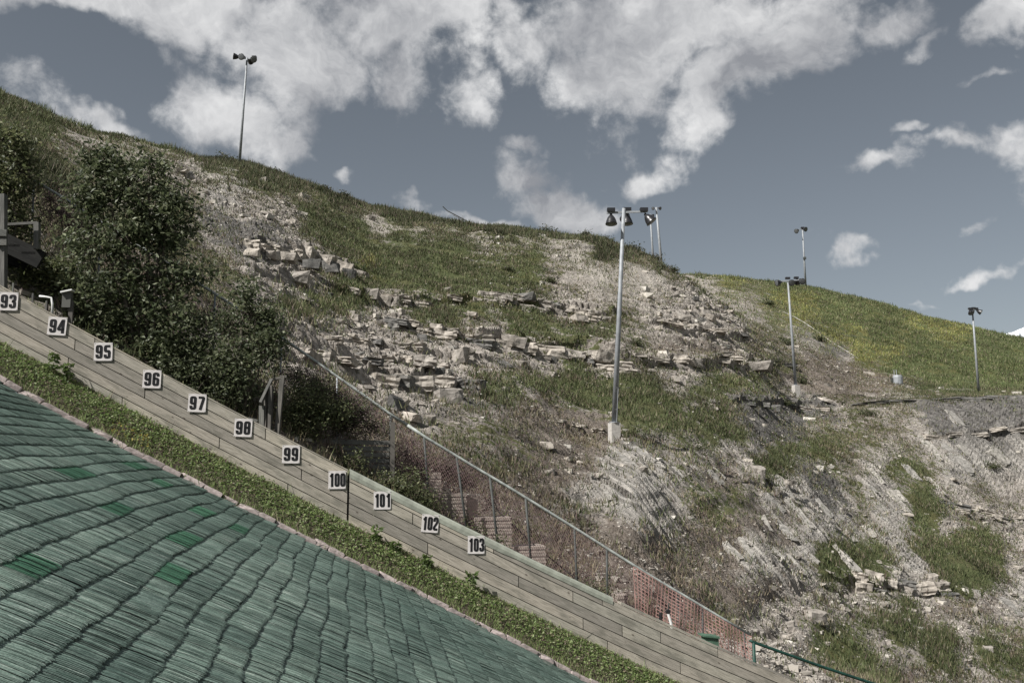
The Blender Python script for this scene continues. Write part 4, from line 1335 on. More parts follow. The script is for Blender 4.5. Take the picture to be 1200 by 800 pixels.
def leaf_quads(base, size, cols, flat=0.6, aspect=0.55):
    """folded leaves: 4 verts, 2 triangles each; returns V, F, C"""
    n = len(base)
    d1 = rng.normal(0, 1, (n, 3)); d1[:, 2] = d1[:, 2] * flat - 0.15; d1 /= np.linalg.norm(d1, axis=1)[:, None]
    r2 = rng.normal(0, 1, (n, 3)); r2[:, 2] *= flat
    d2 = np.cross(d1, np.cross(d1, r2)); d2 /= np.linalg.norm(d2, axis=1)[:, None] + 1e-9
    nn = np.cross(d1, d2)
    s = size[:, None]
    a = base; t = base + d1 * s; l = base + d1 * s * 0.45 + d2 * s * aspect / 2 + nn * s * 0.08; r_ = base + d1 * s * 0.45 - d2 * s * aspect / 2 + nn * s * 0.08
    V = np.stack([a, l, t, r_], 1).reshape(-1, 3)
    k = np.arange(n)[:, None] * 4
    Fc = np.concatenate([k + [0, 1, 2], k + [0, 2, 3]], 1).reshape(-1, 3)
    return V, Fc, np.repeat(cols, 4, 0)


n = 36000
sv = rng.uniform(-9, 10, n); fv = rng.beta(1.7, 1.35, n) * 0.86 + 0.13
za = mat_edge(sv); zb = wall_bot(sv)
hN = fbm(sv * 1.4, fv * 2, 301, 3)
keep = (hN > -0.34 + 0.25 * (fv < 0.22)) ; sv, fv, za, zb, hN = sv[keep], fv[keep], za[keep], zb[keep], hN[keep]
n = len(sv)
base = S * sv[:, None] + U * (WE + (D - WE) * fv)[:, None] + Z * (za * (1 - fv) + zb * fv + 0.07 * np.sin(fv * np.pi) + rng.uniform(0, 0.09, n) * (0.6 + 1.8 * np.clip(hN, 0, 1)))[:, None]
pal = np.array([(0.18, 0.255, 0.085), (0.23, 0.295, 0.11), (0.145, 0.205, 0.066), (0.31, 0.345, 0.18), (0.11, 0.155, 0.055)])
cols = pal[rng.integers(0, 5, n)] * rng.uniform(0.75, 1.2, (n, 1))
dryp = rng.random(n) < 0.14
cols[dryp] = DRY[rng.integers(0, 5, dryp.sum())] * 1.2
yl = (np.abs(sv + 3.9) < 0.35) & (rng.random(n) < 0.35) & (fv < .45); cols[yl] = (0.42, 0.36, 0.10)
V, Fc, C = leaf_quads(base, rng.uniform(0.03, 0.072, n), cols)
tag(link('clover_and_weeds', mesh_np('clover_and_weeds', V, Fc, 3, cols=C), mat=M['leaf']), kind='stuff')
n = 42000
sv = rng.uniform(-9, 10, n); fv = rng.beta(1.2, 1.2, n)
base = S * sv[:, None] + U * (WE + (D - WE) * fv)[:, None] + Z * (mat_edge(sv) * (1 - fv) + wall_bot(sv) * fv - 0.02)[:, None]
mixp = rng.random(n)[:, None]
cols = np.where(mixp < 0.78, pal[rng.integers(0, 5, n)] * 1.1, DRY[rng.integers(0, 5, n)] * 1.2)
tallw = np.where(rng.random(n) < 0.03, 2.2, 1.0)
blades('bank_grass', base, rng.uniform(0.05, 0.15, n) * tallw, np.full(n, 0.014), cols, 0.5, M['grass'])

# taller weeds poking over the wall foot: individually visible clumps
for (px, py, h) in [(60, 432, 0.30), (77, 446, 0.34), (440, 632, 0.24), (463, 645, 0.2), (552, 682, 0.18), (500, 663, 0.2), (250, 553, 0.16)]:
    p = onp(px, py, D - 0.25)
    nn_ = 60
    th_ = rng.uniform(0, 6.28, nn_)
    base = p + np.stack([np.cos(th_) * 0.06, np.sin(th_) * 0.06, rng.uniform(0, h, nn_)], -1)
    V, Fc, C = leaf_quads(base, rng.uniform(0.07, 0.14, nn_), pal[[2, 4, 4, 2, 4]][rng.integers(0, 5, nn_)] * 0.8)
    o = link('weed', mesh_np('weed', V - p, Fc, 3, cols=C), mat=M['leaf']); o.location = tuple(p)
    tag(o, "dark leafy weed standing taller than the clover at the foot of the plank wall", 'weed', "tall weeds along the plank wall")

# ------------------------------------------------------------------ plank wall
wo = P3(0, D, float(wall_bot(0)))
wall = empty('plank_wall', wo, "long sloping wall of weathered grey planks bordering the landing hill", 'wall')


def plank(s0, s1, f0, f1, parent, material, name='plank', proud=0.0, thick=0.045, gap=0.008, top=wall_top, bot=wall_bot, w=D, org=None):
    """board following the wall; f from 0 (bottom edge) to 1 (top edge)"""
    n = max(2, int((s1 - s0) / 0.5) + 1)
    V = []; UVs = []
    s_ = np.linspace(s0 + gap, s1 - gap, n)
    u0 = random.uniform(0, 50)
    org = wo if org is None else org
    for s in s_:
        zt, zb = float(top(s)), float(bot(s))
        lo = zb + (zt - zb) * f0 + gap; hi = zb + (zt - zb) * f1 - gap
        jit = 0.0
        for (w_, z_) in ((w - proud, lo), (w - proud, hi), (w - proud + thick, hi), (w - proud + thick, lo)):
            V.append(P3(s, w_, z_ + jit) - org); UVs.append((s * 1.1 + u0, z_ + 0.5 * s + (0.1 if w_ > w else 0)))
    Fq = []
    for i in range(n - 1):
        for k in range(4):
            a, b = i * 4 + k, i * 4 + (k + 1) % 4
            Fq.append((a, b, b + 4, a + 4))
    Fq.append((3, 2, 1, 0)); e = (n - 1) * 4; Fq.append((e, e + 1, e + 2, e + 3))
    me = mesh_np(name, V, Fq, 4, uv=UVs)
    bmx = bmesh.new(); bmx.from_mesh(me); bmesh.ops.recalc_face_normals(bmx, faces=bmx.faces); bmx.to_mesh(me); bmx.free()
    return link(name, me, parent, material)


SJ = sz(408, 580, D)[0]            # the upright joint between the two sections
# section one: six courses, the top one lighter
courses = [(0.0, 0.17), (0.17, 0.37), (0.37, 0.57), (0.57, 0.77), (0.77, 0.985)]
starts = {0: -11.2, 1: -9.6, 2: -12.0, 3: -10.2, 4: -11.6}
breaks1 = {4: [-10.5, -5.0, 99], 3: [-8.7, -5.55, -1.45], 2: [-7.3, -5.9, -3.0], 1: [-9.0, -4.5, -1.2], 0: [-10, -6.2, -2.2]}
joints = {4: [-10.4, -8.0, -4.85, -1.65], 3: [-9.6, -5.2, -3.1], 2: [-7.3, -3.9, -0.95], 1: [-8.8, -5.3, -1.0 - 1.5], 0: [-9.8, -4.3, -1.7 + .5]}
for c, (f0, f1) in enumerate(courses):
    xs = [-14.0] + joints[c] + [SJ - 0.012]
    for a, b in zip(xs[:-1], xs[1:]):
        plank(a, b, f0, f1, wall, M['wall_wood'], proud=random.uniform(0, 0.007))
# section two
courses2 = [(-0.04, 0.19), (0.19, 0.40), (0.40, 0.60), (0.60, 0.80), (0.80, 0.97)]
joints2 = {0: [2.4, 5.1, 8.2], 1: [1.5, 4.6, 6.6, 9.5], 2: [2.1 + 1.2, 5.4, 8.0], 3: [1.2, 4.4, 6.2, 9.0], 4: [2.8, 5.0, 7.4, 10.0]}
for c, (f0, f1) in enumerate(courses2):
    xs = [SJ + 0.012] + joints2[c] + [9.05 if c > 2 else 12.5]
    if c > 2: xs = [x for x in xs if x <= 9.05]
    for a, b in zip(xs[:-1], xs[1:]):
        if b - a > 0.1: plank(a, b, f0, f1, wall, M['wall_wood'], proud=random.uniform(0, 0.014) + 0.004)
# top boards laid flat (give the wall its thickness)
for a, b in zip([-14, -9, -6.1, -3.2, SJ], [-9, -6.1, -3.2, SJ - 0.01]):
    o = plank(a, b, 0.985, 1.01, wall, M['wall_wood'], 'top_plank', proud=0.01, thick=0.19, gap=0.002)
for a, b in zip([-14, -9.4, -5.6, SJ + .5, 4, 8.5], [-9.4, -5.6, SJ + .5, 4, 8.5, 12.5]):
    plank(a, b, 0.05, 0.9, wall, M['dark_wood'], 'back_plank', proud=-0.14, thick=0.03)
# rounded, mossy coping on section two
mb = MB()
sx_ = np.arange(SJ + 0.02, 5.36, 0.25)
prof_c = [(-0.018, -0.13), (-0.028, -0.05), (-0.018, 0.01), (0.03, 0.035), (0.12, 0.04), (0.19, 0.02), (0.21, -0.06)]
V = []
for s in sx_:
    for (w_, z_) in prof_c: V.append(P3(s, D + w_, float(wall_top(s)) + z_ * (1.0 if s < 3 else 0.85)))
k = len(prof_c); Fq = [(i * k + j, i * k + j + 1, (i + 1) * k + j + 1, (i + 1) * k + j) for i in range(len(sx_) - 1) for j in range(k - 1)]
mb.add(V, Fq); mb.build('coping', M['cap'], wall)
for a, b in zip([5.38, 7.4], [7.38, 9.05]):
    plank(a, b, 0.97, 1.02, wall, M['wall_wood'], 'top_plank', proud=0.02, thick=0.21, gap=0.002)
# studs behind, seen from the side
for s in np.arange(-12, 12, 1.2):
    mb = MB(); zt, zb = float(wall_top(s)), float(wall_bot(s))
    mb.box(P3(s, D + 0.095, (zt + zb) / 2 - 0.02), (0.09, 0.08, zt - zb - 0.12), (S, U, Z)); mb.build('stud', M['dark_wood'], wall)
# short upright brackets on the top at the left
for (px, py) in [(38, 352), (54, 361), (15, 340)]:
    p = onp(px, py, D + 0.1)
    mb = MB(); mb.box(p + Z * 0.03, (0.03, 0.03, 0.22), (S, U, Z)); mb.build('bracket', M['grey_wood'], wall)

# ------------------------------------------------------------------ numbered signs
x0, x1, y0, y1 = 0.10, 0.40, 0.09, 0.91
DIG = {
    '0': [[(x0, .5), (x0, y1), (x1, y1), (x1, y0), (x0, y0), (x0, .5)]],
    '1': [[(.34, 0.0), (.34, 1.0)], [(.12, .74), (.34, .90)]],
    '2': [[(x0, .66), (x0, y1), (x1, y1), (x1, .60), (x0, .24), (x0, y0), (x1 + .07, y0)]],
    '3': [[(x0, .70), (x0, y1), (x1, y1), (x1, .56), (.20, .51)], [(.20, .51), (x1, .46), (x1, y0), (x0, y0), (x0, .30)]],
    '4': [[(.38, 0), (.38, 1.0)], [(.33, .93), (.07, .34), (.07, .26), (.50, .26)]],
    '5': [[(x1 + .06, y1), (x0, y1), (x0, .52), (x1, .56), (x1, y0), (x0, y0), (x0, .30)]],
    '6': [[(x1, .70), (x1, y1), (x0, y1), (x0, y0), (x1, y0), (x1, .54), (x0, .54)]],
    '7': [[(.03, y1), (x1 + .02, y1), (x1 + .02, .80), (.20, 0.0)]],
    '8': [[(x0, .52), (x0, y1), (x1, y1), (x1, .52), (x0, .52)], [(x0, .52), (x0, y0), (x1, y0), (x1, .52)]],
    '9': [[(x0, .30), (x0, y0), (x1, y0), (x1, y1), (x0, y1), (x0, .46), (x1, .46)]],
}


def rounded(pl, r=0.085):
    out = [np.array(pl[0])]
    for i in range(1, len(pl) - 1):
        p, a, b = np.array(pl[i]), np.array(pl[i - 1]), np.array(pl[i + 1])
        da = a - p; db = b - p; la, lb = np.linalg.norm(da), np.linalg.norm(db)
        rr = min(r, la * .45, lb * .45)
        q0 = p + da / la * rr; q1 = p + db / lb * rr
        for t in (0, .33, .66, 1): out.append((1 - t) ** 2 * q0 + 2 * t * (1 - t) * p + t * t * q1)
    out.append(np.array(pl[-1])); return out


def ribbon(pl, wx_, wy_):
    """thick stroke; vertical stems wx_ wide, horizontal arms wy_ thick"""
    pl = rounded(pl); V = []; n = len(pl)
    for i, p in enumerate(pl):
        a = pl[max(i - 1, 0)]; b = pl[min(i + 1, n - 1)]
        t = (b - a) / (np.linalg.norm(b - a) + 1e-9); nn_ = np.array([-t[1], t[0]])
        hw = np.array([wx_ / 2, wy_ / 2])
        V.append(p + nn_ * hw * 1.0); V.append(p - nn_ * hw)
    return V, [(2 * i, 2 * i + 1, 2 * i + 3, 2 * i + 2) for i in range(n - 1)]


SIGNS = [('93', 10, 353), ('94', 67, 382), ('95', 121, 412), ('96', 178, 444), ('97', 231, 472), ('98', 285, 501), ('99', 341, 532),
         ('100', 395, 562), ('101', 448, 586), ('102', 504, 613), ('103', 558, 638)]
extra_lab = {'93': 'highest of all at the left edge', '94': 'just below the bent white pipe', '95': 'below the left side of the tall tree',
             '96': 'below the right side of the tall tree', '97': 'under the smaller dark tree', '98': 'left of the wooden stair rail',
             '99': 'right of the wooden stair rail', '100': 'touching the upright joint on its left', '101': 'first one below the green coping',
             '102': 'in front of the terrace steps', '103': 'lowest of all'}
for txt, px, py in SIGNS:
    c = onp(px, py, D - 0.0235)
    tilt = math.radians(random.uniform(-3, 5))
    xa = S * math.cos(tilt) - Z * math.sin(tilt) * 1.0; za_ = Z * math.cos(tilt) + S * math.sin(tilt)
    sg = empty('number_sign', c, "white wall sign with black number %s, %s" % (txt, extra_lab[txt]), 'sign', "numbered distance signs on the plank wall")
    mb = MB(); mb.box(c, (0.33, 0.006, 0.345), (xa, U, za_)); mb.build('plate', M['sign_face'], sg)
    H_ = 0.26
    adv = {2: 0.275, 3: 0.195}[len(txt)] / H_ / 2 * 1.0
    wid = 0.62 if len(txt) == 2 else 0.50
    scx = 0.92 if len(txt) == 2 else 0.70
    pitch = 0.56 if len(txt) == 2 else 0.42
    for i, ch in enumerate(txt):
        mb = MB()
        cx = (i - (len(txt) - 1) / 2) * pitch
        for pl in DIG[ch]:
            V, Fq = ribbon([(a, b) for a, b in pl], 0.225 if len(txt) == 2 else 0.245, 0.165)
            P_ = [c - U * 0.0065 + xa * ((v[0] - 0.25) * scx + cx) * H_ + za_ * (v[1] - 0.5) * H_ for v in V]
            P2 = [q + U * 0.003 for q in P_]
            mb.add(P_ + P2, Fq)
        mb.build('digit', M['ink'], sg)
    for a, b in ((-1, 1), (1, 1), (-1, -1), (1, -1)):
        mb = MB(); q = c - U * 0.003 + xa * a * 0.15 + za_ * b * 0.158
        mb.lathe(q, -U, [(0, 0.007), (0.004, 0.006), (0.005, 0.0)], 6); mb.build('screw', M['galv'], sg)

# ------------------------------------------------------------------ fence with pipe rail, posts, wire mesh
WF = 21.6
rail_px = [(-60, 150), (0, 187), (50, 217), (100, 249), (200, 311), (325, 392), (390, 438), (455, 483), (500, 513), (600, 573), (670, 616), (740, 660), (810, 703), (878, 743)]
RP = [onp(x, y, WF) for x, y in rail_px]
fence = empty('chain_link_fence', ground_at(470, WF), "sloping chain link fence with a pale pipe rail climbing the bank behind the plank wall", 'fence')
RPs = []
for a, b in zip(RP[:-1], RP[1:]):
    for t in (0, .5): RPs.append(a * (1 - t) + b * t + Z * random.uniform(-0.012, 0.012))
RPs.append(RP[-1])
cut = next(i for i, q in enumerate(RPs) if 600 + F * q[0] / (q @ FW) > 460)
MB().tube(RPs[:cut + 1], 0.032, 8).build('top_rail', M['rail_paint'], fence, smooth=True)
MB().tube(RPs[cut:], 0.034, 8).build('top_rail', M['rail_paint'], fence, smooth=True)
rs_ = np.array([q @ S for q in RP]); rz_ = np.array([q[2] for q in RP])


def rail_z(s): return np.interp(s, rs_, rz_)


FH = 1.55
for px, lean in [(-20, 0), (40, 0.02), (118, 0.02), (190, 0), (252, 0.02), (330, 0), (395, 0.03), (458, 0.0), (497, 0.10), (535, 0.20), (574, 0.16), (616, 0.10), (673, 0.05), (711, 0.0), (795, 0.0), (823, 0.0), (872, 0.0)]:
    y = np.interp(px, [q[0] for q in rail_px], [q[1] for q in rail_px])
    t = onp(px, y, WF) - Z * 0.02
    b = t - Z * FH + S * lean * FH
    g_ = float(ground_at(600 + F * b[0] / (b @ FW), WF)[2])
    b[2] = min(b[2], g_ - 0.1)
    MB().tube([b, t], 0.028 if px > 440 else 0.022, 7).build('post', M['dark_steel'] if px > 440 else M['galv'], fence, smooth=True)
# wire mesh: zigzag wires woven as thin strips
mb_v = []; mb_f = []
step = 0.075
slen = rs_[-1] - rs_[0]
for sgn in (1, -1):
    for s0 in np.arange(rs_[0] - FH, rs_[-1] + FH, step):
        pa = []
        for t in np.linspace(0, 1, 5):
            s = s0 + sgn * t * FH * 0.8
            if s < rs_[0] or s > rs_[-1]: continue
            z = rail_z(s) - t * FH
            pa.append(P3(s, WF + 0.02 * sgn * 0.3 + 0.03 * math.sin(s * 2 + t * 3), z))
        for a, b in zip(pa[:-1], pa[1:]):
            o_ = len(mb_v); wv_ = S * 0.0048
            mb_v += [a - wv_, a + wv_, b + wv_, b - wv_]; mb_f.append((o_, o_ + 1, o_ + 2, o_ + 3))
fo = wloc(fence)
tag(link('wire_mesh', mesh_np('wire_mesh', np.array(mb_v) - fo, mb_f, 4), fence, M['wire']), kind='stuff')

# orange safety net laced to the lower end
s_a = sz(742, 661, WF)[0]; s_b = sz(880, 745, WF)[0]
no_ = P3((s_a + s_b) / 2, WF - 0.06, float(rail_z((s_a + s_b) / 2)))
net_v = []; net_f = []
HN = 1.35


def netp(s, t):
    f = (s - s_a) / (s_b - s_a)
    fold = 0.05 * math.sin(s * 7 + t * 2.5) + 0.03 * math.sin(s * 17 + 1) * t
    return P3(s - 0.10 * t * math.sin(f * 5), WF - 0.07 + fold, float(rail_z(s)) - 0.02 - t * (1 + 0.05 * math.sin(s * 3)))


def strip(pts, wd, up=False):
    for a, b in zip(pts[:-1], pts[1:]):
        o_ = len(net_v); e = (Z if up else S) * wd / 2
        net_v.extend([a - e - no_, a + e - no_, b + e - no_, b - e - no_]); net_f.append((o_, o_ + 1, o_ + 2, o_ + 3))


for s in np.arange(s_a, s_b, 0.085): strip([netp(s, t) for t in np.linspace(0, HN, 12)], 0.020)
for t in np.arange(0.02, HN, 0.075): strip([netp(s, t) for s in np.linspace(s_a, s_b, 40)], 0.016, True)
o = link('safety_net', mesh_np('safety_net', net_v, net_f, 4), mat=M['orange_net']); o.location = tuple(no_)
tag(o, "faded orange plastic safety net hung on the lower end of the chain link fence", 'net')

# green handrail at the lower right ---------------------------------------
hr = empty('green_handrail', onp(885, 800, 21.0), "dark green pipe handrail at the lower right beyond the end of the net", 'railing')
a = onp(883, 752, 21.0); b_ = onp(1040, 806, 21.0); c_ = onp(879, 750, 21.0)
MB().tube([c_, a, (a + b_) / 2 - Z * 0.02, b_, b_ + (b_ - a) * 0.5], 0.035, 8).build('rail', M['green_paint'], hr, smooth=True)
MB().tube([onp(885, 782, 21.0) - Z * 0.8, a], 0.04, 8).build('post', M['green_paint'], hr, smooth=True)
MB().tube([onp(1042, 840, 21.0) - Z * 0.8, b_], 0.04, 8).build('post', M['green_paint'], hr, smooth=True)

# green box on a post, and a valve, behind the wall
p = onp(832, 752, 20.2)
gb = empty('green_box', p - Z * 0.9, "small faded green box with a lid in front of the orange net", 'box')
MB().box(p - Z * 0.05, (0.30, 0.26, 0.34), (S, U, Z)).build('body', M['green_box'], gb)
MB().box(p + Z * 0.14 - S * 0.02, (0.38, 0.34, 0.035), (S * 0.98 - Z * 0.12, U, Z)).build('lid', M['green_box'], gb)
MB().tube([p - Z * 1.0, p - Z * 0.2], 0.04, 8).build('post', M['dark_steel'], gb)
p = onp(783, 716, 20.2)
hv = empty('hose_valve', p - Z * 0.6, "small black hose valve with a white pipe behind the planks", 'valve')
MB().lathe(p - U * 0.03, U, [(0, 0.0), (0.0, 0.045), (0.03, 0.055), (0.07, 0.045), (0.07, 0)], 12).build('valve_wheel', M['black'], hv)
MB().tube([p + Z * 0.02, p + Z * 0.14 + S * 0.01, p + Z * 0.18 + S * 0.02], 0.016, 6).build('handle', M['dark_steel'], hv)
MB().tube([p - Z * 0.05, p - Z * 0.25 + S * 0.06, p - Z * 0.7 + S * 0.09], 0.03, 8).build('pipe', M['white_paint'], hv)
MB().tube([p - Z * 0.02 - S * .17, p - Z * 0.6 - S * .2], 0.035, 8).build('stem', M['black'], hv)

# terrace steps behind the fence ------------------------------------------
st = empty('terrace_steps', onp(560, 640, 22.6), "flight of pale stacked block steps behind the chain link fence", 'steps')
for (xa_, ya_, xb_, yb_, w_) in [(503, 553, 517, 584, 21.9), (517, 578, 547, 613, 21.9), (547, 580, 560, 606, 22.3), (556, 606, 600, 642, 21.9), (600, 640, 640, 676, 21.9), (724, 697, 736, 712, 21.9)]:
    a = onp(xa_, ya_, w_); b = onp(xb_, yb_, w_)
    s0, s1 = a @ S, b @ S; z1, z0 = a[2], b[2]
    mb = MB(); nl = max(2, int((z1 - z0) / 0.075)); hh = (z1 - z0) / nl
    for k in range(nl):
        ins = 0.012 if k % 2 else 0.0
        mb.box(P3((s0 + s1) / 2, w_ + 0.35 + ins, z0 + hh * (k + 0.5)), (s1 - s0 - ins * 2, 0.7, hh - 0.012), (S, U, Z))
    mb.box(P3((s0 + s1) / 2, w_ + 0.35, (z0 + z1) / 2 - .4), (s1 - s0 - 0.04, 0.64, z1 - z0 + 0.76), (S, U, Z))
    mb.build('step', M['block'], st)
# thin diagonal cable/rail beside the steps
hb = empty('low_handrail', onp(590, 640, 22.1), "thin dark low handrail beside the terrace steps behind the fence", 'railing')
MB().tube([onp(583, 598, 22.1), onp(594, 608, 22.1), onp(628, 640, 22.1), onp(690, 690, 22.1)], 0.018, 6).build('rail', M['dark_steel'], hb)
for px, py in ((594, 608), (636, 646)): MB().tube([onp(px, py, 22.1), onp(px + 1, py + 45, 22.1)], 0.02, 6).build('post', M['dark_steel'], hb)

# timber retaining wall -----------------------------------------------------
WR = 20.9
ro = onp(412, 555, WR)
rw = empty('timber_retaining_wall', ro, "dark horizontal board retaining wall below the shrubs beside the fence", 'wall')
ztop = onp(412, 513, WR)[2]; zbot = onp(412, 562, WR)[2]
sL = sz(352, 530, WR)[0]; sR = sz(457, 530, WR)[0]
nb_ = 7; hh = (ztop - zbot) / nb_
for k in range(nb_):
    z_ = zbot + hh * (k + 0.5)
    mid = sL + (sR - sL) * random.uniform(.35, .7)
    for a, b in ((sL, mid), (mid, sR)):
        t_ = lambda s, zz=z_: zz + hh / 2 - 0.008 - 0.02 * (s - sL)
        b2 = lambda s, zz=z_: zz - hh / 2 + 0.004 - 0.02 * (s - sL)
        plank(a, b, 0, 1, rw, M['grey_wood'], 'board', top=t_, bot=b2, w=WR + random.uniform(-.01, .01), thick=0.05, org=ro)
MB().box(P3(sR + 0.05, WR - 0.03, (ztop + zbot) / 2 + 0.1), (0.10, 0.10, ztop - zbot + 0.5), (S, U, Z)).build('post', M['dark_wood'], rw)
MB().box(P3(sL - 0.05, WR - 0.03, (ztop + zbot) / 2), (0.10, 0.10, ztop - zbot + 0.2), (S, U, Z)).build('post', M['dark_wood'], rw)

# wooden gate-like stair rail beside sign 98 --------------------------------
wr = empty('wooden_stair_rail', onp(318, 520, 19.6), "grey wooden stair rail end with a light slanted cap behind sign 98", 'railing')


def board_uv(a, b, wd, th, parent, material, name, ref=(0, 0, 1)):
    mb = MB().bar(a, b, wd, th, ref)
    V = np.array(mb.v) - wloc(parent)
    ax = (np.array(b) - np.array(a)); ln = np.linalg.norm(ax); ax /= ln
    uu = (np.array(mb.v) - np.array(a)) @ ax
    vv = np.array(mb.v) @ np.array([0.3, 0.5, 1.0]) * (1 if abs(ax[2]) < 0.8 else 0) + (np.array(mb.v) @ np.array([1, .6, 0])) * (0 if abs(ax[2]) < 0.8 else 1)
    k0 = random.uniform(0, 40)
    me = mesh_np(name, V, mb.f, 4, uv=np.stack([uu + k0, vv], -1))
    bmx = bmesh.new(); bmx.from_mesh(me); bmesh.ops.recalc_face_normals(bmx, faces=bmx.faces); bmx.to_mesh(me); bmx.free()
    return link(name, me, parent, material)


board_uv(onp(307, 508, 19.3), onp(307, 475, 19.3), 0.10, 0.10, wr, M['grey_wood'], 'post', (1, 0, 0))
board_uv(onp(316, 512, 19.25), onp(318, 452, 19.35), 0.16, 0.06, wr, M['dark_wood'], 'panel', (1, 0, 0))
board_uv(onp(311, 508, 19.3), onp(312, 462, 19.4), 0.14, 0.05, wr, M['dark_wood'], 'panel', (1, 0, 0))
board_uv(onp(324, 515, 19.3), onp(331, 440, 19.4), 0.09, 0.09, wr, M['dark_wood'], 'post', (1, 0, 0))
board_uv(onp(305, 473, 19.15), onp(318, 446, 19.4), 0.05, 0.14, wr, M['grey_wood'], 'cap', (0.3, 0, 1))
board_uv(onp(316, 445, 19.4), onp(336, 441, 19.4), 0.10, 0.05, wr, M['dark_wood'], 'cross_piece')
board_uv(onp(291, 490, 19.1), onp(302, 493, 19.1), 0.12, 0.05, wr, M['grey_wood'], 'step')

# platform at the far left ---------------------------------------------------
pl = empty('wooden_platform', onp(10, 345, 19.6), "dark wooden stair platform with post and handrail at the left edge", 'platform')
board_uv(onp(3, 345, 19.3), onp(3, 228, 19.3), 0.13, 0.13, pl, M['grey_wood'], 'post', (1, 0, 0))
board_uv(onp(-40, 262, 19.8), onp(49, 305, 19.8), 0.10, 0.36, pl, M['shade_wood'], 'stringer')
board_uv(onp(-30, 290, 20.6), onp(38, 312, 20.6), 0.10, 0.24, pl, M['shade_wood'], 'stringer')
board_uv(onp(8, 263, 19.7), onp(44, 261, 19.7), 0.05, 0.05, pl, M['grey_wood'], 'handrail')
board_uv(onp(43.5, 292, 19.7), onp(43.5, 261, 19.7), 0.10, 0.10, pl, M['grey_wood'], 'post', (1, 0, 0))
board_uv(onp(-4, 273, 19.2), onp(8, 273, 19.2), 0.05, 0.13, pl, M['grey_wood'], 'bracket')
board_uv(onp(-4, 284, 19.2), onp(8, 284, 19.2), 0.05, 0.12, pl, M['grey_wood'], 'bracket')
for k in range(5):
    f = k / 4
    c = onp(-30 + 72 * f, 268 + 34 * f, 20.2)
    board_uv(c - U * 0.45, c + U * 0.45, 0.26, 0.05, pl, M['shade_wood'], 'tread')

# bird-box like post and bent white pipe near sign 94
p = onp(79, 352, 19.5)
bx = empty('post_box', p - Z * 0.7, "small grey box with a pale lid on a post above sign 94", 'box')
MB().box(p, (0.16, 0.16, 0.30), (S, U, Z)).build('body', M['grey_wood'], bx)
MB().box(p + Z * 0.17 - U * 0.03, (0.22, 0.22, 0.03), (S * 0.95 + Z * 0.25, U, Z)).build('lid', M['white_paint'], bx)
MB().box(p - Z * 0.45 + S * 0.08, (0.08, 0.08, 0.9), (S, U, Z)).build('post', M['dark_wood'], bx)
p = onp(61, 372, 19.3)
bp = [onp(61, 372, 19.3), onp(61.5, 356, 19.3), onp(60, 349, 19.3), onp(54, 348, 19.3), onp(46, 347, 19.3)]
o = MB().tube(bp, 0.022, 7).build('bent_pipe', M['white_paint'], origin=p, smooth=True)
tag(o, "thin white bent pipe sticking up between signs 93 and 94", 'pipe')

# ------------------------------------------------------------------ trees and shrubs
def tree(name, base, lobes, w, leafn, leaf, pal_, label, cat, thick=1.1, trunk_r=0.07, group=None, nclump=None, depth_j=1.0, twiggy=True, spread=0.145):
    """lobes in measured picture positions at distance w; crown of small leaves in clumps carried on limbs"""
    root = empty(name, base, label, cat, group)
    cen = []; rad = []
    for (px, py, rx, ry) in lobes:
        c = onp(px, py, w); dd = c @ FW
        cen.append(c); rad.append((rx * dd / F, (rx + ry) / 2 * dd / F * thick, ry * dd / F))
    cen = np.array(cen); rad = np.array(rad)
    vol = rad.prod(1) ** 0.72; vol /= vol.sum()
    nclump = nclump or int(leafn / 34)
    li = rng.choice(len(cen), nclump, p=vol)
    dirs = rng.normal(0, 1, (nclump, 3)); dirs /= np.linalg.norm(dirs, axis=1)[:, None]
    rr = rng.uniform(0.15, 1.0, nclump) ** 0.5
    rr *= rng.uniform(0.8, 1.25, nclump)
    cl = cen[li] + dirs * rr[:, None] * rad[li]
    # limbs
    mb = MB()
    b0 = np.array(base, float)
    stems = []
    top = cen[np.argmax(cen[:, 2])]
    for k in range(min(len(cen), 9)):
        c = cen[k]
        p0 = b0 + np.array([random.uniform(-.12, .12), random.uniform(-.1, .1), 0])
        m1 = p0 * 0.62 + c * 0.38 + np.array([0, 0, 0.18 * np.linalg.norm(c - p0)]) * 0.5 + rng.normal(0, .05, 3)
        mb.tube([p0, (p0 + m1) / 2 + rng.normal(0, .03, 3), m1, (m1 + c) / 2 + rng.normal(0, .05, 3), c + Z * rad[k][2] * 0.4], [trunk_r, trunk_r * .8, trunk_r * .6, trunk_r * .4, trunk_r * .18], 6)
        stems.append(c)
    mb.build('trunk', M['bark'], root)
    if twiggy:
        mb = MB()
        for k in rng.choice(nclump, min(nclump, 170), replace=False):
            c = cen[li[k]]
            mb.tube([c + (cl[k] - c) * 0.15, (c + cl[k]) / 2 + rng.normal(0, .06, 3), cl[k]], [0.016, 0.011, 0.005], 4, cap=False)
        tag(mb.build('twigs', M['bark'], root), kind='stuff')
    per = leafn // nclump
    ci = np.repeat(np.arange(nclump), per)
    n = len(ci)
    sp = rng.uniform(0.6, 1.5, nclump)[ci] * spread
    base_l = cl[ci] + rng.normal(0, 1, (n, 3)) * sp[:, None] * np.array([1, 1, 0.75])
    pc = np.array(pal_)
    tone = rng.uniform(0.72, 1.3, nclump)[ci]
    cols = pc[rng.integers(0, len(pc), n)] * (tone * rng.uniform(0.8, 1.25, n))[:, None]
    V, Fc, C = leaf_quads(base_l, rng.uniform(0.7, 1.3, n) * leaf, cols, 0.75, 0.52)
    o = link('crown', mesh_np('crown', V - b0, Fc, 3, cols=C), root, M['leaf'])
    tag(o, kind='stuff')
    return root


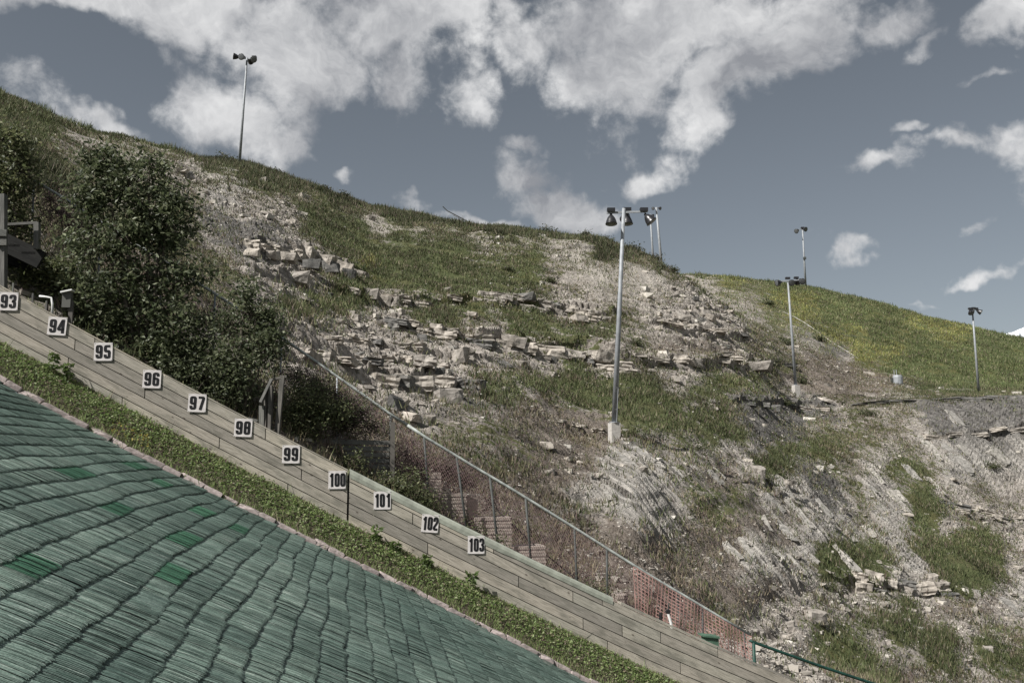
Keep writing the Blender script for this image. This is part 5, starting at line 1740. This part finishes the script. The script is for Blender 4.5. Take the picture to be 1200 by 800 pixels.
DK = [(0.070, 0.088, 0.044), (0.092, 0.110, 0.056), (0.118, 0.136, 0.072), (0.052, 0.067, 0.034), (0.18, 0.195, 0.12)]
DK2 = [(0.075, 0.092, 0.042), (0.10, 0.118, 0.055), (0.13, 0.143, 0.070), (0.16, 0.165, 0.085)]
PUR = [(0.10, 0.065, 0.068), (0.13, 0.09, 0.088), (0.075, 0.05, 0.052), (0.06, 0.065, 0.035), (0.16, 0.12, 0.11)]
WT = 20.2
tree('leafy_tree', onp(165, 470, WT), [(120, 188, 26, 18), (175, 190, 20, 14), (150, 225, 44, 34), (105, 225, 24, 24), (200, 235, 26, 24), (195, 270, 36, 24), (145, 275, 46, 32), (95, 285, 24, 30), (215, 325, 30, 18), (165, 330, 42, 28), (115, 340, 36, 30), (246, 318, 12, 8), (190, 378, 46, 28), (120, 382, 34, 20), (215, 408, 30, 20), (160, 410, 40, 24)], WT,
     17000, 0.115, DK, "tall dense dark green leafy tree standing above signs 94 to 96", 'tree', trunk_r=0.07)
tree('leafy_tree', onp(275, 520, 20.0), [(288, 345, 16, 18), (300, 372, 26, 22), (268, 385, 24, 20), (310, 405, 24, 26), (275, 425, 42, 30), (240, 445, 40, 28), (210, 425, 30, 20), (278, 465, 22, 24), (250, 470, 34, 20)], 20.0,
     10000, 0.09, DK, "smaller dark leafy tree between the tall tree and the wooden stair rail", 'tree', trunk_r=0.05)
tree('leafy_tree', onp(10, 330, 20.8), [(8, 165, 28, 26), (22, 200, 26, 30), (5, 225, 22, 30), (14, 262, 24, 22)], 21.0,
     5200, 0.10, DK2, "leafy tree rising behind the wooden platform at the left edge", 'tree', trunk_r=0.05)
tree('shrub', onp(60, 345, 20.6), [(66, 316, 18, 14), (70, 334, 22, 12), (30, 328, 20, 10)], 20.6, 2400, 0.085, DK2,
     "loose shrub between the wooden platform and the tall tree", 'shrub', trunk_r=0.03)
tree('shrub', onp(365, 520, 20.6), [(362, 465, 22, 20), (355, 490, 22, 20), (388, 484, 22, 12), (350, 505, 14, 12)], 20.6, 5200, 0.07, DK2,
     "dense green shrub just right of the wooden stair rail", 'shrub', trunk_r=0.025)
tree('fireweed_patch', onp(400, 505, 21.2), [(348, 442, 14, 14), (372, 456, 20, 16), (398, 472, 22, 16), (422, 486, 20, 13), (438, 500, 14, 9), (405, 495, 24, 12)], 21.2, 6500, 0.055, PUR + DK2[:2],
     "purplish fireweed growing under the pipe rail above the retaining wall", 'shrub', trunk_r=0.015)
tree('shrub', onp(402, 585, 20.3), [(400, 546, 16, 8), (418, 538, 10, 7), (412, 560, 16, 7), (376, 545, 10, 6)], 20.3, 1000, 0.07, DK2,
     "low green shrub in front of the timber retaining wall", 'shrub', trunk_r=0.015)
tree('shrub', onp(470, 605, 20.3), [(450, 566, 18, 8), (474, 572, 16, 10), (498, 588, 14, 9), (482, 560, 8, 10)], 20.3, 2400, 0.07, DK2,
     "low green shrub behind the coping between signs 100 and 102", 'shrub', trunk_r=0.015)
tree('fireweed_patch', onp(490, 590, 22.4), [(475, 530, 16, 18), (495, 545, 16, 20), (522, 548, 18, 16), (545, 565, 18, 14), (480, 560, 16, 14), (575, 590, 12, 10)], 22.4, 6000, 0.05, PUR,
     "purplish brown weeds behind the wire mesh above the terrace steps", 'shrub', trunk_r=0.01)
tree('fireweed_patch', onp(120, 330, 21.8), [(75, 250, 24, 20), (100, 275, 20, 20), (245, 372, 14, 16), (60, 235, 14, 14)], 21.8, 3000, 0.055, PUR,
     "purplish weeds behind the fence seen left of the tall tree", 'shrub', trunk_r=0.01)
tree('shrub', onp(570, 625, 20.6), [(560, 622, 10, 5), (585, 634, 8, 5), (548, 612, 8, 6)], 20.6, 500, 0.05, DK2,
     "tiny green shrub behind the coping above sign 103", 'shrub', trunk_r=0.008)
tree('shrub', onp(690, 700, 21.0), [(686, 682, 6, 7), (700, 690, 8, 6), (712, 697, 6, 5)], 21.0, 500, 0.05, DK2,
     "small green shrub at the foot of the fence below the middle posts", 'shrub', trunk_r=0.008)


def bush_on_hill(px, py, rx, ry, label, pal_, n=900, d=None, group=None):
    p = ridge(px) if d == 'ridge' else surf(px, py + ry)
    dd = p @ FW; k_ = dd / F
    root = empty('bush', p, label, 'bush', group)
    cl = rng.normal(0, 1, (n, 3)) * np.array([rx, rx, ry]) * k_ * 0.42; cl[:, 2] = np.abs(cl[:, 2])
    base = cl
    pc = np.array(pal_)
    V, Fc, C = leaf_quads(base, rng.uniform(0.10, 0.26, n) * (dd / 90), pc[rng.integers(0, len(pc), n)] * rng.uniform(0.6, 1.2, (n, 1)), 0.8)
    tag(link('crown', mesh_np('crown', V, Fc, 3, cols=C), root, M['leaf']), kind='stuff')
    mb = MB(); mb.tube([p - Z * 0.2, p + Z * ry * k_ * 0.9], [0.05, 0.02], 5); mb.build('stem', M['bark'], root)


for (px, py, rx, ry, lab) in [
    (262, 186, 14, 6, "dark bush on the skyline just left of the ridge lamp pole"),
    (320, 208, 12, 5, "low dark bush on the skyline right of the ridge lamp pole"),
    (404, 228, 8, 8, "small dark bush alone on the skyline above the cream scree"),
    (378, 226, 10, 6, "dark bush at the head of the cream scree"),
    (640, 275, 14, 9, "bush on the skyline right of the bent pole"),
    (687, 280, 8, 8, "pointed bush on the skyline left of the big lamp heads"),
    (708, 285, 12, 8, "broad dark bush on the skyline beneath the big lamp heads"),
    (740, 296, 14, 8, "dark bush on the skyline just right of the big lamp pole"),
    (765, 308, 12, 7, "greyish bush on the skyline at the foot of the far pole pair"),
    (786, 316, 10, 6, "dark bush on the descending skyline before the green hill"),
]:
    bush_on_hill(px, py, rx, ry, lab, [tuple(c) for c in SCR], 520, 'ridge')
for (px, py, rx, ry, lab) in [
    (645, 325, 9, 6, "round dark green bush in the grass below the cream scree"),
    (595, 312, 8, 5, "round bush in the upper grass left of the scree"),
    (745, 398, 10, 7, "bushy green clump just right of the big lamp pole above the ledge"),
    (818, 520, 20, 8, "grey green bush right of the big lamp base on the slab edge"),
    (940, 440, 9, 10, "dark bush just right of the second lamp pole"),
    (920, 395, 12, 8, "grey bush on the slope left of the second lamp pole"),
    (1162, 545, 10, 6, "small green bush at the foot of the grey rock face"),
    (960, 395, 8, 5, "bush beside the gully left of the pale pipe"),
    (900, 352, 10, 5, "dark bush at the edge between rocks and green hill"),
    (1015, 480, 12, 6, "green bush on the shale below the rock edge"),
    (920, 470, 9, 5, "green bush left below the second lamp pole footing"),
]:
    bush_on_hill(px, py, rx, ry, lab, [tuple(c) for c in SCR] + DK2, 420)

# ------------------------------------------------------------------ floodlight masts
def bell(head_pos, direction, size, root, lens=True, boxpos=None):
    """bell shaped flood lamp: housing (> rim lens), hung from head_pos"""
    d = np.array(direction, float); d /= np.linalg.norm(d)
    prof_ = [(0, 0.0), (0.0, 0.10), (0.16, 0.13), (0.20, 0.20), (0.42, 0.34), (0.66, 0.43), (0.86, 0.475), (0.90, 0.50), (0.94, 0.50), (0.94, 0.46)]
    o = MB().lathe(head_pos, d, [(a * size, r_ * size) for a, r_ in prof_], 18).build('lamp_head', M['black'], root, smooth=True)
    l = MB().lathe(np.array(head_pos), d, [(0.93 * size, 0.455 * size), (0.97 * size, 0.30 * size), (0.985 * size, 0.0)], 18)
    V = np.array(l.v) - wloc(root)
    me = bpy.data.meshes.new('lens'); me.from_pydata([tuple(v) for v in V], [], l.f)
    link('lens', me, o, M['glass'])
    if boxpos is not None:
        MB().box(boxpos, (0.55 * size * 1.2, 0.5 * size, 0.30 * size)).build('ballast_box', M['black'], root)
    return o


def mast(bx, by, tx, ty, dist, rad, heads, bar, label, footing=None, size=0.6, base=None, group="floodlight masts on the hillside", extra=None):
    b = at(bx, by, dist) if base is None else base
    dist = b @ FW if base is None else dist
    t = at(tx, ty, dist)
    root = empty('floodlight_mast', b, label, 'lamp post', group)
    low = b - Z * 0.4 if not footing else b * 0.982 + t * 0.018 + Z * (footing[1] - 0.03 - (t - b)[2] * 0.018)
    mid = low * 0.55 + t * 0.45
    MB().tube([low, mid, t], [rad * 1.25, rad, rad * 0.72], 12).build('pole', M['galv'], root, smooth=True)
    if footing:
        fw_, fh_ = footing
        mb = MB(); mb.box(b + Z * (fh_ / 2 - 0.3), (fw_, fw_, fh_ + 0.6), ((math.cos(.3), math.sin(.3), 0), (-math.sin(.3), math.cos(.3), 0), (0, 0, 1)))
        mb.build('footing', M['concrete'], root)
        MB().lathe(low + Z * 0.03, Z, [(0, rad * 2.2), (0.04, rad * 2.2), (0.05, rad * 1.4), (0.05, 0)], 12).build('base_flange', M['galv'], root)
    k = dist / F
    (x0_, y0_), (x1_, y1_) = bar
    MB().bar(at(x0_, y0_, dist), at(x1_, y1_, dist), 0.07 * size / 0.6, 0.10 * size / 0.6).build('crossbar', M['galv'], root)
    for h in heads:
        hx, hy, dirv = h[:3]
        off = h[3] if len(h) > 3 else 0.0
        hp = at(hx, hy, dist + off)
        bp_ = None
        ax_ = np.clip(hx, min(x0_, x1_), max(x0_, x1_))
        arm0 = at(ax_, y0_ + (y1_ - y0_) * ((ax_ - x0_) / (x1_ - x0_)), dist)
        if len(h) > 4 and h[4]: bp_ = at(h[4][0], h[4][1], dist + off)
        bell(hp, dirv, size, root, True, bp_)
        MB().tube([arm0, hp + np.array(dirv) / np.linalg.norm(dirv) * 0.05], 0.03 * size / 0.6, 6).build('arm', M['dark_steel'], root)
    if extra: extra(root, dist)
    return root


b = surf(720, 516)
db = b @ FW


def conduit(root, dist):
    MB().tube([at(722.6, 495, dist - 0.14), at(724.5, 455, dist - 0.14)], 0.02, 6).build('conduit', M['galv'], root)
    for y_ in (480, 455): MB().lathe(at(722.5 + (495 - y_) * 0.042, y_, dist), Z, [(0, 0.13), (0.06, 0.13)], 10).build('clamp', M['dark_steel'], root)


mast(720, 516, 731, 244, db, 0.125, [(716, 250.5, (0, -0.15, -1), 0, (716, 246.2)), (734.5, 250.5, (0.02, -0.1, -1), 0.9, (735, 245.8)), (755.5, 250.5, (0.62, -0.1, -0.8), 0, (754.5, 246)),
     (735, 248.5, (-0.1, 0.9, -0.5), 1.6, None)],
     ((711, 249.5), (757, 247.8)), "tallest nearby grey lamp pole with three bell lamps on a square concrete base", footing=(0.50, 0.92), size=0.62, base=b, extra=conduit)
b = surf(933, 464)
mast(933, 464, 923.5, 331, b @ FW, 0.13, [(916.5, 330.5, (-1, -0.2, -0.2), 0, None), (925.5, 329.5, (0.05, -0.9, -0.45), -0.6, (923, 326)), (941, 327, (-0.4, -0.75, -0.55), -0.3, None), (934, 328, (0.3, 0.9, -0.2), 0.8, (933, 325.5))],
     ((913, 330), (942, 327.5)), "lamp pole with four flood lamps rising before the grassy hill's left part", footing=(0.6, 1.1), size=0.68, base=b)
b = surf(1147.5, 459)
mast(1147.5, 459, 1139.5, 363, b @ FW, 0.14, [(1136.5, 363, (-0.1, -0.6, -0.8), 0, (1137, 361.5)), (1144, 363.5, (0.75, -0.4, -0.5), 0, (1143.5, 361.5)), (1141, 362, (0, 0.9, -0.4), 0.8, (1140.5, 361))],
     ((1135, 363), (1147, 362.5)), "rightmost lamp pole standing at the edge of the grey rock face", size=0.72, base=b)
ih = int(np.argmin(np.abs(pxs - 944))); kh = int(np.argmin(np.where((DD[ih] > 128) & (DD[ih] < 240), PYd[ih], 1e9)))
b = POS[ih, kh].copy()
mast(945, 334, 940.5, 269, b @ FW, 0.20, [(936, 269.5, (-0.7, -0.5, -0.4), 0, None), (940.5, 268, (0.4, -0.7, -0.3), 0, (940.5, 267))],
     ((934.5, 269.5), (942, 268)), "slim lamp pole on top of the grassy hill", size=1.05, base=b,
     extra=lambda root, d_: MB().box(at(943, 302.5, d_ - 0.3), (0.55, 0.4, 0.5)).build('switch_box', M['dark_steel'], root))
bc = b.copy()
cb = empty('utility_cabinet', bc + np.array([-0.9, 0.3, -0.2]), "silver round-topped utility cabinet at the foot of the hilltop lamp pole", 'cabinet')
MB().lathe(wloc(cb), Z, [(0, 0.62), (1.7, 0.62), (1.85, 0.45), (1.9, 0)], 12).build('body', M['galv'], cb, smooth=False)
MB().box(wloc(cb) + Z * 2.0, (0.7, 0.5, 0.16)).build('hood', M['dark_steel'], cb)
# pair behind the ridge
g1 = at(776, 316, 150); g2 = at(766, 312, 165)
mast(776, 316, 769, 243, 150, 0.20, [(766.8, 243.6, (-0.5, -0.7, -0.4), 0, None), (771.2, 243.6, (0.6, -0.7, -0.4), 0, None)], ((766, 243.5), (772, 243.2)),
     "slim pale lamp pole behind the ridge, right one of the far pair", size=0.55, base=g1)
for ch in list(bpy.data.objects):
    pass
mast(766, 312, 762, 251, 165, 0.18, [(760.8, 252, (-0.5, -0.7, -0.4), 0, None), (763.4, 252, (0.6, -0.7, -0.4), 0, None)], ((760, 252), (764, 252)),
     "left one of the far lamp pole pair behind the ridge, seen under a bell lamp", size=0.5, base=g2)
b = ridge(281)
mast(281.5, 187, 289.5, 68, b @ FW, 0.13, [(281, 67.5, (-1, -0.25, 0.1), 0, None), (286, 68, (-0.2, -1, -0.25), -0.4, (285, 67.6)), (291, 69, (0.2, 1, -0.1), .5, None), (298, 69.5, (0.15, -0.9, -0.45), -0.3, (298, 67.2))],
     ((276, 67.5), (299, 69.5)), "lamp pole high on the left skyline against the clouds", size=0.72, base=b)

# far utility objects ---------------------------------------------------------
p = surf(1052, 449)
dd = p @ FW
tk = empty('metal_tank', p, "short galvanised round tank with two thin pipes at the foot of the grassy hill", 'tank')
MB().lathe(p - Z * 0.3, Z, [(0, 0.62), (1.05, 0.62), (1.15, 0.60), (1.35, 0.52), (1.36, 0)], 18).build('body', M['galv'], tk, smooth=False)
for x_ in (-0.45, -0.15): MB().tube([p + np.array([x_, -0.1, -0.3]), p + np.array([x_, -0.1, 1.75])], 0.045, 6).build('pipe', M['galv'], tk)
MB().box(p + np.array([-0.75, 0, 0.3]), (0.25, 0.3, 0.8)).build('control_box', M['dark_steel'], tk)

pts = [surf(x, y) + Z * 0.12 for x, y in [(918, 366), (930, 372), (945, 381), (960, 391), (975, 402), (990, 411), (1006, 421)]]
o = MB().tube(pts, 0.055, 7).build('long_pipe', M['concrete'], origin=pts[3], smooth=True)
tag(o, "long pale pipe lying straight down the slope left of the grassy hill", 'pipe')

b = ridge(556)
d_ = b @ FW
pp = empty('leaning_poles', b, "thin dark bent poles leaning out over the skyline left of the scree", 'pole')
MB().tube([at(519, 242, d_), at(524, 247, d_), at(557, 264, d_)], 0.06, 6).build('bent_rod', M['dark_steel'], pp)
MB().tube([at(531, 252, d_), at(560, 266, d_)], 0.05, 6).build('rod', M['galv'], pp)

# pipe lying at upper left by the fence (white rail seen above the shrubs) is the fence's own rail

# ------------------------------------------------------------------ distant snowy mountain
md = 9000.0
mp_ = []
for i, x_ in enumerate(np.arange(1150, 1290, 4.0)):
    h_ = np.interp(x_, [1150, 1172, 1180, 1188, 1196, 1206, 1216, 1235, 1290], [410, 398, 391, 388, 385, 381, 386, 392, 420]) + random.uniform(-1.2, 1.2)
    mp_.append((x_, h_))
V = []
nl_ = 14
for j in range(nl_):
    f = j / (nl_ - 1)
    for k_, (x_, h_) in enumerate(mp_):
        jj = 6 * (vnoise(np.array([x_ * 0.12 + j * .4]), np.array([j * 0.8]), 5)[0]) * math.sin(f * math.pi)
        V.append(at(x_ + jj, h_ * (1 - f) + 520 * f + jj, md - 2600 * f + 260 * vnoise(np.array([x_ * 0.15]), np.array([j * 0.7]), 8)[0] * (f > 0)))
nk = len(mp_)
Vb = len(V)
q = [(j * nk + i, j * nk + i + 1, (j + 1) * nk + i + 1, (j + 1) * nk + i) for j in range(nl_ - 1) for i in range(nk - 1)]
for k_, (x_, h_) in enumerate(mp_): V.append(at(x_, 520, md + 2500))
q += [(i, Vb + i, Vb + i + 1, i + 1) for i in range(nk - 1)]
m_mt, nt, b_ = mat('snowy_mountain', 0.8)
nt.links.new(ramp(nt, nz(nt, 0.004, 6, 0.6, geo_pos(nt)), [(0.42, (0.30, 0.33, 0.38)), (0.56, (0.78, 0.80, 0.84))]), b_.inputs['Base Color'])
tag(link('mountain', mesh_np('mountain', V, q, 4), mat=m_mt), kind='structure')
print('tris', sum(len(o.data.polygons) for o in bpy.data.objects if o.type == 'MESH'))
